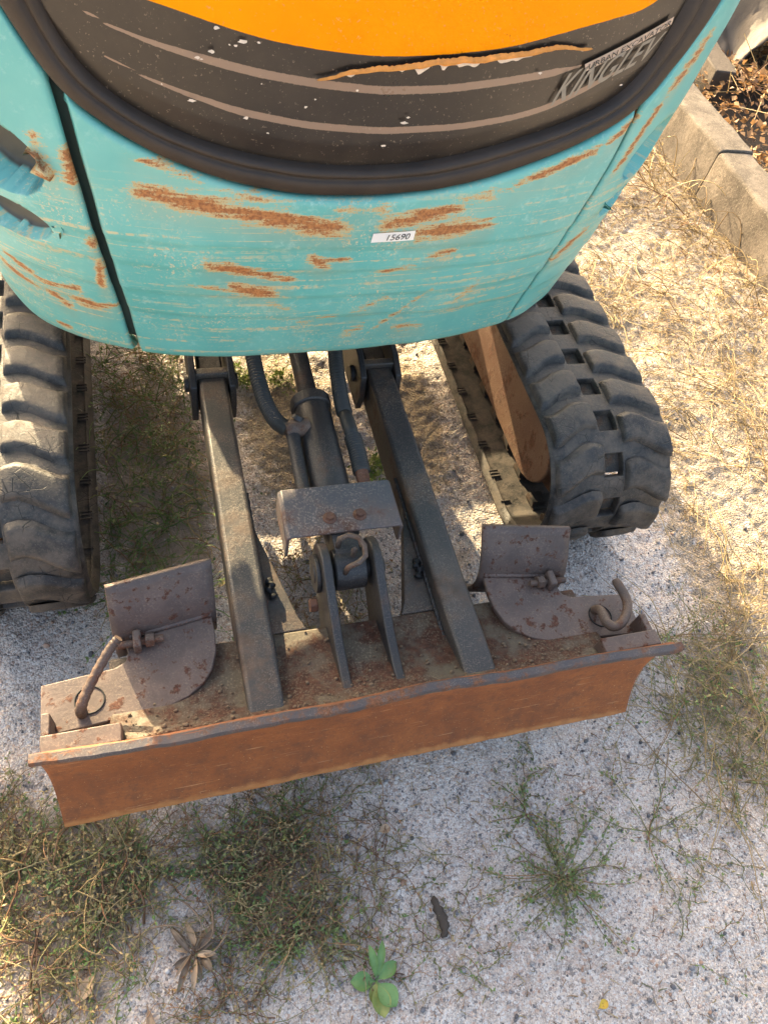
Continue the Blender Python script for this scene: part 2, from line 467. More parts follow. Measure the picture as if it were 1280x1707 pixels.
# ---- body surface (rounded tail of the upper structure)
A0, B0, CYB, NN, KA, KB, QB, YAW, CXB = .5335, .3688, .9676, 2.8735, .1512, .256, -.2642, .0525, .0048
ZB = .47
def surf0(th, z):
    dz = z - ZB
    a = A0 + KA * dz; b = B0 + KB * dz + QB * dz * dz
    s, c = np.sin(th), np.cos(th)
    x = a * np.sign(s) * np.abs(s) ** (2 / NN); y = -b * np.sign(c) * np.abs(c) ** (2 / NN)
    cw, sw = math.cos(YAW), math.sin(YAW)
    return np.stack([CXB + cw * x - sw * y, CYB + sw * x + cw * y, z + 0 * x], -1)
w = np.linspace(-1, 1, 8001)
# table: angle against arc length at z = .75 (dense near the flat of the superellipse)
TH = np.unique(np.concatenate([np.sign(w) * np.abs(w) ** 3 * math.pi, w * math.pi, math.pi / 2 + (w ** 3) * math.pi / 2, -math.pi / 2 + (w ** 3) * math.pi / 2]))
Pt = surf0(TH, np.full_like(TH, .75))
S = np.concatenate([[0], np.cumsum(np.linalg.norm(np.diff(Pt, axis=0), axis=1))])
S -= np.interp(0, TH, S)
th2s = lambda th: np.interp(th, TH, S)
s2th = lambda s: np.interp(s, S, TH)
def surf(s, z, off=0.0):
    s = np.asarray(s, float); z = np.asarray(z, float) + 0 * s
    p = surf0(s2th(s), z)
    e = .004
    ds = surf0(s2th(s + e), z) - surf0(s2th(s - e), z)
    dz = surf0(s2th(s), z + e) - surf0(s2th(s), z - e)
    n = np.cross(ds, dz); n /= np.linalg.norm(n, axis=-1, keepdims=True) + 1e-12
    return p + n * np.asarray(off)[..., None] if np.ndim(off) else p + n * off

def curve(pts, n=200, smooth=9):
    p = np.array([(th2s(a), b) for a, b in pts])
    d = np.concatenate([[0], np.cumsum(np.linalg.norm(np.diff(p, axis=0), axis=1))])
    q = np.linspace(0, d[-1], n)
    c = np.stack([np.interp(q, d, p[:, 0]), np.interp(q, d, p[:, 1])], 1)
    for _ in range(3):
        pad = np.concatenate([2 * c[:1] - c[smooth // 2:0:-1], c, 2 * c[-1:] - c[-2:-smooth // 2 - 1:-1]])
        c = np.stack([np.convolve(pad[:, k], np.ones(smooth) / smooth, 'valid') for k in (0, 1)], 1)[:n]
    return c
HOOD_OUT = curve([(-.72, 1.17), (-.66, 1.08), (-.6093, 1.0061), (-.5726, .9679), (-.5293, .929), (-.4423, .898), (-.3619, .876), (-.2705, .8536), (-.171, .8358), (-.0727, .8239),
                  (-.0139, .8216), (.0324, .8254), (.1264, .8383), (.2506, .8639), (.3734, .8873), (.5349, .9204), (.5587, .9415), (.592, .9683), (.6401, 1.0069), (.6724, 1.0445), (.71, 1.09), (.76, 1.17)])
TRIM_IN = curve([(-.55, 1.17), (-.535, 1.09), (-.5239, 1.0189), (-.5095, .9878), (-.4689, .9499), (-.4064, .9258), (-.3197, .9003), (-.2117, .8791), (-.1116, .8655), (-.0299, .8578),
                 (.0131, .8598), (.0894, .8732), (.1985, .8949), (.3095, .9123), (.4387, .9373), (.4905, .9806), (.5134, 1.053), (.53, 1.1), (.545, 1.17)])
ORANGE = curve([(-.55, 1.075), (-.40, 1.043), (-.3325, 1.0332), (-.2719, 1.0264), (-.2005, 1.0138), (-.1325, 1.0037), (-.0571, .9964), (-.0114, .993), (.0235, .9968), (.1042, 1.0067),
                (.2035, 1.0245), (.2896, 1.0366), (.3709, 1.0447), (.4159, 1.0532), (.46, 1.10), (.49, 1.17)])
STR1 = curve([(-.4477, 1.0172), (-.3995, 1.0045), (-.3299, .9935), (-.2507, .9830), (-.1584, .971), (-.0756, .9621), (-.0079, .9556), (.0312, .9586), (.1016, .9674), (.1976, .9771), (.26, .984)])
STR2 = curve([(-.417, .9731), (-.3188, .9508), (-.1881, .9271), (-.0799, .9134), (-.0038, .9071), (.0578, .912), (.1552, .9237), (.2266, .9357), (.3798, .9752)])

RUST = [(-.399, .82, -.223, .804, 10), (-.223, .804, -.024, .772, 11), (-.27, .712, -.1, .679, 7), (-.212, .665, -.127, .649, 9), (-.063, .72, -.043, .706, 7), (-.045, .717, -.012, .717, 3),
        (.004, .777, .098, .797, 9), (.213, .829, .414, .871, 5), (.044, .759, .178, .766, 9), (.078, .714, .125, .719, 5), (.453, .877, .53, .905, 5), (.719, .998, .639, .934, 9), (.632, .922, .579, .851, 5),
        (.597, .858, .568, .823, 5), (.66, .686, .553, .651, 9), (-.546, .862, -.564, .821, 7), (-.633, .844, -.626, .83, 8), (-.629, .874, -.628, .867, 6), (-.56, .733, -.562, .722, 6), (-.563, .694, -.583, .64, 5),
        (-.976, .643, -.834, .613, 5), (-.834, .613, -.674, .622, 4), (-1.049, .615, -.888, .59, 5), (-.832, .589, -.755, .57, 6), (-.7, .592, -.622, .591, 9), (-.617, .598, -.554, .599, 4), (-.866, .513, -.808, .51, 4),
        (-.72, .96, -.71, .95, 5)]
WEAK = [(-.408, .869, -.266, .842, 6), (-.232, .834, -.109, .81, 8), (-.038, .804, .002, .802, 8), (.094, .807, .217, .824, 8), (-.003, .535, .009, .548, 8), (0, .597, .028, .62, 7), (.068, .547, .129, .54, 9),
        (-.017, .487, -.003, .483, 5), (-.132, .623, -.089, .617, 5), (.004, .682, .057, .695, 6), (.019, .53, .113, .639, 4), (.197, .602, .246, .639, 8), (-.068, .576, -.013, .585, 5), (-.343, .672, -.172, .65, 5)]
def rust_mask(s, z):
    m = np.zeros_like(s)
    for lst, k in ((RUST, 1.0), (WEAK, .62)):
        for a, b, c, d, wd in lst:
            p0 = np.array([th2s(a), b]); p1 = np.array([th2s(c), d]); v = p1 - p0; L = v @ v + 1e-9
            t = np.clip(((s - p0[0]) * v[0] + (z - p0[1]) * v[1]) / L, 0, 1)
            dist = np.hypot((s - p0[0] - t * v[0]), (z - p0[1] - t * v[1]))
            r = wd / 1000.0 * 1.05
            e = 4 * t * (1 - t)
            m = np.maximum(m, (k * (.86 + .22 * e)) * np.clip(1.0 - .36 * dist / r, 0, 1))
    return m

def zlow(s):
    th = np.abs(s2th(s))
    return ZB + .12 * np.clip((th - 1.05) / .6, 0, 1) ** 1.5
out_s, out_z = HOOD_OUT[:, 0], HOOD_OUT[:, 1]
def ztop(s):
    return np.where((s > out_s[0]) & (s < out_s[-1]), np.interp(s, out_s, out_z), 1.17) - .004

def relief(Sg, Zg):
    # shallow pressed steps running round the tail, and old dents
    off = .006 * vnoise(Sg, Zg, .14, 21) + .0025 * vnoise(Sg, Zg, .05, 22)
    for zc in (.585, .635, .69, .735):
        off = off + .0012 * np.tanh((Zg - zc + .01 * np.sin(Sg * 4)) / .004)
    return off
def panel(name, s0, s1, ds=.005, dz=.005, pockets=(), label=None):
    ss = np.linspace(s0, s1, int(abs(s1 - s0) / ds) + 2)
    nz = int(.5 / dz)
    # rows: bottom fillet handled by offset; a rolled edge all round
    f = np.concatenate([np.linspace(0, .12, 14, endpoint=False), np.linspace(.12, 1, nz)])
    Sg, Fg = np.meshgrid(ss, f, indexing='ij')
    lo, hi = zlow(Sg), ztop(Sg)
    Zg = lo + (hi - lo) * Fg
    off = np.zeros_like(Zg)
    r = .030
    d = np.clip((lo + r - Zg) / r, 0, 1)
    off -= r * (1 - np.sqrt(np.clip(1 - d * d, 0, 1))) * .8
    for edge in (Sg - s0, s1 - Sg):
        d = np.clip(1 - edge / .007, 0, 1); off -= .006 * (1 - np.sqrt(np.clip(1 - d * d, 0, 1)))
    d = np.clip(1 - (hi - Zg) / .012, 0, 1); off -= .011 * (1 - np.sqrt(np.clip(1 - d * d, 0, 1)))
    off += relief(Sg, Zg)
    inner = np.zeros_like(Zg)
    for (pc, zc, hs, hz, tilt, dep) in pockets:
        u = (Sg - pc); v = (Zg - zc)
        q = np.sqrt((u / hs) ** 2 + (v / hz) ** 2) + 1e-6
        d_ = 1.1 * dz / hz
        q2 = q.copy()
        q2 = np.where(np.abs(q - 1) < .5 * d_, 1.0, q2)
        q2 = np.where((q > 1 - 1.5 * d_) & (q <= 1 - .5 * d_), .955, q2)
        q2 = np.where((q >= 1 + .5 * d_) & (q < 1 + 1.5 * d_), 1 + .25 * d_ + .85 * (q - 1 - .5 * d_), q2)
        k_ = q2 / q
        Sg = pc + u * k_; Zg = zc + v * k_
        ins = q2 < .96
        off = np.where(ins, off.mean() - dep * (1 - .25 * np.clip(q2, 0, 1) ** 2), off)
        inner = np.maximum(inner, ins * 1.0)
    P = surf(Sg, Zg, off)
    me = np_mesh(name, P.reshape(-1, 3), grid_faces(len(ss), len(f)),
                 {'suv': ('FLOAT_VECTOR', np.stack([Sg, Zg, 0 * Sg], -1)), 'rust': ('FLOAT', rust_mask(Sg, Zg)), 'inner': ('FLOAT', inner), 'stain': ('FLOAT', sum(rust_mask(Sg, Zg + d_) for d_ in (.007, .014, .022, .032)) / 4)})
    o = link(name, me, M['teal'], root)
    so = o.modifiers.new('thick', 'SOLIDIFY'); so.thickness = .018; so.offset = -1
    if label: o['label'] = label
    return o
sL, sR = float(th2s(-.537)), float(th2s(.527))
panel('counterweight', sL + .0060, sR - .0030, .0045, .0045, label='teal counterweight with rust streaks and scraped lines')
PK = lambda g: [(g * .468, .832, .060, .050, 0, .056), (g * .490, .736, .062, .032, 0, .030)]
panel('side_panel', float(th2s(-2.45)), sL - .0060, .0032, .0035, pockets=PK(-1), label='teal side panel with two oval recesses')
panel('side_panel', sR + .0030, float(th2s(2.45)), .0032, .0035, pockets=PK(1), label='teal side panel with long rust streaks')

# inner frame, closed, seen through the gaps
def ring_solid(name, rows, mat, parent):
    ths = s2th(np.linspace(S[0], S[-1], 97)[:-1])
    V = []
    for z, off in rows:
        V.append(surf(th2s(ths), np.full_like(ths, z), off))
    V = np.concatenate(V); n = 96
    mb = MB(); fs = [(i * n + k, i * n + (k + 1) % n, (i + 1) * n + (k + 1) % n, (i + 1) * n + k) for i in range(len(rows) - 1) for k in range(n)]
    fs += [tuple(range(n))[::-1], tuple(range((len(rows) - 1) * n, len(rows) * n))]
    mb.add(V, fs)
    return mb.build(name, mat, parent, smooth='auto')
ring_solid('upper_frame', [(.585, -.085), (1.12, -.085)], M['core'], root)
for s_ in (sL, sR):
    ss = np.linspace(s_ - .035, s_ + .035, 8); zz = np.linspace(ZB + .035, float(ztop(np.array(s_))) - .005, 30)
    Sg, Zg = np.meshgrid(ss, zz, indexing='ij')
    o = link('seam_backing', np_mesh('seam_backing', surf(Sg, Zg, -.0245).reshape(-1, 3), grid_faces(8, 30)), M['seam'], root)
    so = o.modifiers.new('thick', 'SOLIDIFY'); so.thickness = .006; so.offset = -1
ring_solid('deck_plate', [(1.122, -.012), (1.150, -.012)], M['core'], root)

# hood
def make_hood():
    mid = .5 * (HOOD_OUT + TRIM_IN)
    s0, s1 = float(th2s(-.60)), float(th2s(.60))
    ss = np.linspace(s0, s1, int((s1 - s0) / .004))
    lo = np.interp(ss, mid[:, 0], mid[:, 1])
    rows = [('f', f) for f in np.linspace(0, 1, 62)]
    Sg = np.repeat(ss[:, None], 62 + 14, 1)
    Zg = np.zeros_like(Sg); Og = np.zeros_like(Sg)
    f = np.linspace(0, 1, 62)
    Zg[:, :62] = lo[:, None] + (1.10 - lo[:, None]) * f
    Zg[:, :62] = np.maximum(Zg[:, :62], 0)
    a = np.linspace(0, 1, 15)[1:] * math.pi / 2
    Zg[:, 62:] = 1.10 + .11 * np.sin(a); Og[:, 62:] = -.11 * (1 - np.cos(a))
    Og -= .004
    d = np.clip(1 - (Zg - lo[:, None]) / .05, 0, 1)
    Og -= .006 * d
    P = surf(Sg, Zg, Og + .002 * vnoise(Sg, Zg, .12, 31))
    dor = Zg - np.interp(Sg, ORANGE[:, 0], ORANGE[:, 1], left=9, right=9)
    stripe = np.zeros_like(Sg)
    for c, hw in ((STR1, .0044), (STR2, .0040)):
        dd = np.abs(Zg - np.interp(Sg, c[:, 0], c[:, 1], left=9, right=9)) / hw
        e = np.clip(np.minimum((Sg - c[0, 0]) / .16, (c[-1, 0] - Sg) / .04) + .18, 0, 1) * ((Sg > c[0, 0]) & (Sg < c[-1, 0]))
        stripe = np.maximum(stripe, np.clip(1 - .5 * dd / np.maximum(e, .02), 0, 1))
    me = np_mesh('hood', P.reshape(-1, 3), grid_faces(len(ss), Sg.shape[1]), {'d_orange': ('FLOAT', dor), 'stripe': ('FLOAT', stripe)})
    o = link('hood', me, M['hood'], root)
    o['label'] = 'orange engine hood with black striped band'
    # flat crown closing the hood
    top = P[:, -1]; n = len(top)
    mb = MB(); c = top.mean(0) + np.array([0, .14, .01])
    back = top * np.array([.9, 1, 1]) + np.array([0, .26, .004])
    mb.add(np.concatenate([top, back]), [(i, i + 1, n + i + 1, n + i) for i in range(n - 1)])
    cr = mb.build('hood_top', None, o, smooth=True)
    t = NT('orange_paint'); cr.data.materials.append(t.out(Base_Color=(.85, .32, .008), Roughness=.35))
    return o
hood = make_hood()

# rubber trim: a rounded moulding between the two border curves with a groove along it
def make_trim():
    n = len(HOOD_OUT); prof_t = np.array([-.02, .03, .12, .25, .40, .52, .60, .66, .72, .80, .90, .98, 1.03])
    prof_h = np.array([-.012, .003, .0065, .0080, .0085, .0080, .0060, .0015, .0052, .0066, .0048, .000, -.008])
    V = []
    jit = .0025 * vnoise(np.arange(n) * .01, np.zeros(n), .05, 33)
    for t_, h in zip(prof_t, prof_h):
        p = HOOD_OUT * (1 - t_) + TRIM_IN * t_
        V.append(surf(p[:, 0], p[:, 1] , h + jit))
    V = np.stack(V, 1)
    me = np_mesh('hood_trim', V.reshape(-1, 3), grid_faces(n, len(prof_t)))
    return link('hood_trim', me, M['trim'], hood)
make_trim()

# lettering and label mapped on to the curved panels
def text_mesh(body, shear=0., bold=0.):
    cu = bpy.data.curves.new('txt', 'FONT'); cu.body = body; cu.resolution_u = 3; cu.shear = shear; cu.offset = bold
    o = bpy.data.objects.new('txt', cu); COL.objects.link(o)
    dg = bpy.context.evaluated_depsgraph_get()
    me = bpy.data.meshes.new_from_object(o.evaluated_get(dg))
    bpy.data.objects.remove(o)
    me.materials.clear()
    return me
def map_quad(me, q, off, lo=None, hi=None, on_panel=False):
    """place a flat mesh inside the (angle, z) quad q = BL, BR, TL, TR, proud of the panel by off."""
    n = len(me.vertices); co = np.zeros(n * 3, np.float32); me.vertices.foreach_get('co', co); co = co.reshape(-1, 3)
    lo = co.min(0) if lo is None else lo; hi = co.max(0) if hi is None else hi
    u = (co[:, 0] - lo[0]) / (hi[0] - lo[0]); v = (co[:, 1] - lo[1]) / (hi[1] - lo[1])
    Q = [np.array([th2s(a), b]) for a, b in q]
    p = (Q[0] * (1 - u)[:, None] + Q[1] * u[:, None]) * (1 - v)[:, None] + (Q[2] * (1 - u)[:, None] + Q[3] * u[:, None]) * v[:, None]
    if on_panel: off = off + relief(p[:, 0], p[:, 1])
    me.vertices.foreach_set('co', surf(p[:, 0], p[:, 1], off).astype(np.float32).ravel()); me.update()
def quad_mesh(name, nu=30, nv=6):
    X, Y = np.meshgrid(np.linspace(0, 1, nu), np.linspace(0, 1, nv), indexing='ij')
    return np_mesh(name, np.stack([X, Y, 0 * X], -1).reshape(-1, 3), grid_faces(nu, nv))
def subq(q, u0, u1, v0, v1):
    q = [np.array(a) for a in q]
    f = lambda u, v: tuple((q[0] * (1 - u) + q[1] * u) * (1 - v) + (q[2] * (1 - u) + q[3] * u) * v)
    return [f(u0, v0), f(u1, v0), f(u0, v1), f(u1, v1)]
QK = [(.2182, .9375), (.4533, .9905), (.2345, .9790), (.4786, 1.0210)]
me = text_mesh('KINGLEV', 0, .012); map_quad(me, QK, .0005); link('name_lettering', me, M['decal'], hood)
QU = [(.2735, .9795), (.4835, 1.0270), (.2640, .9885), (.4791, 1.0360)]
me = quad_mesh('model_bar'); map_quad(me, QU, .0000); link('model_bar', me, M['bar'], hood)
me = text_mesh('URBAN EXCAVATOR', .2, .008); map_quad(me, subq(QU, .03, .97, .16, .84), .0012); link('model_lettering', me, M['ink'], hood)
QS = [(-.0006, .7475), (.0386, .7495), (-.0004, .7635), (.0384, .7655)]
me = quad_mesh('number_label', 12, 4); map_quad(me, QS, .0012, on_panel=True); nl = link('number_label', me, M['white'], root)
nl['label'] = 'white sticker printed 15690'
me = text_mesh('15690', .2); map_quad(me, subq(QS, .20, .84, .20, .82), .0020, on_panel=True); link('number_print', me, M['ink'], nl)

# torn strip of decal along the orange edge and paint chips
def make_tear():
    pts = curve([(-.0777, .9705), (-.0304, .9796), (.0004, .9874), (.0241, .9936), (.0648, .9957), (.1161, 1.0015), (.1889, 1.0095), (.2639, 1.0072)], 120, 5)
    r = np.random.default_rng(5)
    e = np.sin(np.linspace(0, math.pi, 120)) ** .4
    w1 = (.0035 + .003 * (vnoise(np.arange(120) * .01, np.zeros(120), .025, 10) + .5)) * e; w2 = (.002 + .002 * r.random(120)) * e
    wob = .0025 * vnoise(np.arange(120) * .01, np.zeros(120), .06, 8)
    V = np.stack([surf(pts[:, 0], pts[:, 1] + wob - w1, .000), surf(pts[:, 0], pts[:, 1] + wob - w1 * .3, .004 + .003 * e), surf(pts[:, 0], pts[:, 1] + wob + w2, .0015)], 1)
    link('torn_strip', np_mesh('torn_strip', V.reshape(-1, 3), grid_faces(120, 3)), M['tear'], hood)
    V2 = np.stack([surf(pts[:, 0], pts[:, 1] + wob - w1 * (1.05 + 1.1 * np.clip(vnoise(np.arange(120) * .01, np.zeros(120), .035, 9) * 2, 0, 1)), -.0005), surf(pts[:, 0], pts[:, 1] + wob - w1 * .7, .0012)], 1)
    link('torn_strip', np_mesh('torn_edge', V2.reshape(-1, 3), grid_faces(120, 2)), M['chip'], hood)
    V = []; F = []
    chips = [(-.217, 1.015), (-.199, 1.0), (-.179, 1.004), (-.156, 1.004), (-.228, .992), (-.251, .985), (-.153, .962), (-.318, .954), (-.268, .939), (-.178, .923), (-.144, .906), (-.078, .947),
             (-.09, .938), (-.031, .958), (-.003, .891), (.005, .927), (.003, .92), (.171, .98), (-.19, .9995), (-.245, .9835), (.40, .958)]
    for a, b in chips:
        n = 9; s0 = th2s(a); k = r.uniform(.0010, .0032); st = r.uniform(.6, 2.2)
        an = np.linspace(0, 2 * math.pi, n, endpoint=False); rad = k * r.uniform(.5, 1.1, n)
        p = surf(s0 + rad * np.cos(an) * st, b + rad * np.sin(an) * .8, .0004); o = len(V)
        V += p.tolist(); F.append(tuple(range(o, o + n)))
    mb = MB(); mb.v = [tuple(v) for v in V]; mb.f = F
    c = mb.build('paint_chips', M['chip'], hood); c['kind'] = 'stuff'
make_tear()

# ---- tracks
Y1, Y2, ZC, RB = .533, 1.62, .183, .150
LEN = 2 * (Y2 - Y1) + 2 * math.pi * RB
NP = 35
PITCH = LEN / NP
def tpath(s):
    s = s % LEN; st = Y2 - Y1
    if s < st: return (Y2 - s, ZC + RB, math.pi)                      # top run, moving to -Y
    s -= st
    if s < math.pi * RB:
        a = s / RB; return (Y1 - RB * math.sin(a), ZC + RB * math.cos(a), math.pi + a)
    s -= math.pi * RB
    if s < st: return (Y1 + s, ZC - RB, 2 * math.pi)
    s -= st
    a = s / RB; return (Y2 + RB * math.sin(a), ZC - RB * math.cos(a), 2 * math.pi + a)
HWT = .130
def belt_mesh():
    xs = [-HWT, -HWT + .006, -.090, -.05, -.021, .021, .05, .090, HWT - .006, HWT]
    xo = [-.006, 0, 0, 0, 0, 0, 0, 0, 0, -.006]
    ns = NP * 6; V = []
    for i in range(ns):
        y, z, a = tpath(i * LEN / ns)
        n = (-math.sin(a), math.cos(a)); n = (-n[0], -n[1])
        for x, o in zip(xs, xo): V.append((x, y + n[0] * o, z + n[1] * o))
    k = len(xs); F = []
    for i in range(ns):
        j = (i + 1) % ns
        for c in range(k - 1):
            if c == 4 and i % 6 in (1, 2, 3): continue           # sprocket slot
            F.append((i * k + c, i * k + c + 1, j * k + c + 1, j * k + c))
    mb = MB(); mb.add(V, F)
    me = bpy.data.meshes.new('track'); me.from_pydata(mb.v, [], mb.f)
    bm = bmesh.new(); bm.from_mesh(me); bmesh.ops.recalc_face_normals(bm, faces=bm.faces)
    # make normals face outwards
    f = max(bm.faces, key=lambda q: q.calc_center_median().z)
    if f.normal.z < 0: bmesh.ops.reverse_faces(bm, faces=bm.faces)
    bm.to_mesh(me); bm.free()
    return me
def lug_mesh(side, seed):
    """one tread block of half the belt: local x across, y along the belt, z outwards."""
    r = np.random.default_rng(seed)
    xs = np.array([.0250, .0275, .032, .050, .070, .092, .112, .124, .128, .1305])
    hz = np.array([.0, .80, .97, 1.0, 1.0, 1.0, .98, .92, .72, .0])
    py = np.array([-.036, -.0315, -.027, -.021, -.006, .008, .020, .0245, .029, .034])
    ph = np.array([.0, .55, .90, 1.0, 1.0, .99, .97, .88, .52, .0])
    V = []
    for x, h in zip(xs, hz):
        c = .013 * math.sin((x - .03) / .10 * 4.4 + .6) - .10 * (x - .078)
        wd = .86 + .22 * (x / .13)
        for y, q in zip(py, ph):
            V.append((side * x, c + y * wd + r.uniform(-.0012, .0012), -.001 + .0145 * h * q + r.uniform(-.0009, .0009) * (q > 0)))
    me = np_mesh('tread_lug', V, grid_faces(len(xs), len(py), flip=side < 0))
    me.materials.append(M['rubber'])
    return me
LUGS = {(sd, k): lug_mesh(sd, 50 + k + (10 if sd > 0 else 0)) for sd in (-1, 1) for k in range(4)}
def guide_mesh():
    mb = MB()
    for sx in (-1, 1):
        mb.prism([(-.020, .0), (-.015, .020), (.015, .020), (.020, .0)], 'x', sx * .030, sx * .062)
    mb.box((-.062, -.026, -.004), (.062, .016, .006))
    me = bpy.data.meshes.new('guide_lug'); me.from_pydata(mb.v, [], mb.f)
    bm = bmesh.new(); bm.from_mesh(me); bmesh.ops.recalc_face_normals(bm, faces=bm.faces); bm.to_mesh(me); bm.free()
    me.materials.append(M['guide'])
    return me
GUIDE = guide_mesh()
def make_track(xc, label):
    me = belt_mesh()
    t = link('track', me, M['rubber'], root, smooth=True)
    t.location = (xc, 0, 0); t['label'] = label
    so = t.modifiers.new('thick', 'SOLIDIFY'); so.thickness = .022; so.offset = 0.0
    bv = t.modifiers.new('bevel', 'BEVEL'); bv.width = .003; bv.segments = 2; bv.limit_method = 'ANGLE'; bv.angle_limit = R(50)
    def put(name, mesh, s, out):
        y, z, a = tpath(s)
        n = Vector((0, math.sin(a), -math.cos(a))); n = -n if False else n
        # outward normal
        ctr = Vector((0, min(max(y, Y1), Y2), ZC)); p = Vector((0, y, z)); n = (p - ctr)
        n = Vector((0, 0, n.z)) if Y1 < y < Y2 else n
        n.normalize()
        if not out: n = -n
        tx = Vector((1, 0, 0)); ty = n.cross(tx)
        o = bpy.data.objects.new(name, mesh); COL.objects.link(o); o.parent = t
        o.matrix_local = Matrix.Translation(p + n * .0105) @ Matrix((tx, ty, n)).transposed().to_4x4()
    for i in range(NP):
        put('tread_lug', LUGS[(-1, i % 4)], (i + .40) * PITCH, True)
        put('tread_lug', LUGS[(1, (i + 2) % 4)], (i + .78) * PITCH, True)
        put('guide_lug', GUIDE, (i + .417) * PITCH, False)
    mb = MB()
    for i in range(NP):
        for ds, w_ in ((.36, .0016), (.46, .0016), (.55, .0012)):
            y, z, a = tpath((i + ds) * PITCH)
            if Y1 < y < Y2 and z < ZC:
                for dx in (-1, 1): mb.box((dx * .116 - .011, y - w_, z + .010), (dx * .116 + .011, y + w_, z + .0145))
    rb = mb.build('belt_ribs', M['rubber'], t); rb['kind'] = 'stuff'
    # frame with rounded ends between the two runs
    mb = MB()
    poly = []
    zc, rr = .170, .098
    for k in range(13):
        a = math.pi / 2 + math.pi * k / 12; poly.append((.612 + rr * math.cos(a), zc + rr * math.sin(a)))
    for k in range(13):
        a = -math.pi / 2 + math.pi * k / 12; poly.append((1.575 + rr * math.cos(a), zc + rr * math.sin(a)))
    mb.prism(poly, 'x', xc - .068, xc + .068)
    fr = mb.build('track_frame', M['tframe'], root, bevel=.004, segs=3)
    fr['label'] = 'rusty rounded track frame'
    mb = MB(); mb.prism([(.575 + .118 * math.cos(a), ZC + .118 * math.sin(a)) for a in np.linspace(0, 2 * math.pi, 40, endpoint=False)], 'x', xc - .020, xc + .020)
    mb.build('idler_wheel', M['tframe'], fr, bevel=.004)
    return t
make_track(.570, 'rubber track whose whole front curve and inner belt show')
make_track(-.570, 'sunlit rubber track with dusty worn lugs')

# ---- undercarriage between the tracks, with added sun blockers
mb = MB()
mb.box((-.12, .98, .18), (.12, 1.45, .36)); mb.box((-.47, 1.36, .17), (.47, 1.46, .29))
und = mb.build('undercarriage_frame', M['frame'], root, bevel=.01)
mb = MB(); mb.prism([(1.33, .40), (1.33, .56), (1.50, .56), (1.50, .52), (1.48, .40)], 'x', -.375, .56); mb.box((-.30, 1.332, .5602), (.55, 1.49, .72))
mb.build('sun_blocker_nose', M['frame'], root, bevel=.01)  # added unseen block, shaped to keep sun off the ground before the blade
for sx in (-1, 1):
    mb = MB(); mb.box((min(sx * .412, sx * .60), 1.02, .405), (max(sx * .412, sx * .60), 1.42, .545)); mb.build('sun_blocker_side', M['frame'], root, bevel=.008)  # added side boxes that stop sun leaking under the body
mb = MB(); mb.tube([(0.01, 1.10, .36), (0.01, 1.10, .54)], .17, 40); mb.build('swing_bearing', M['frame'], root, bevel=.004)

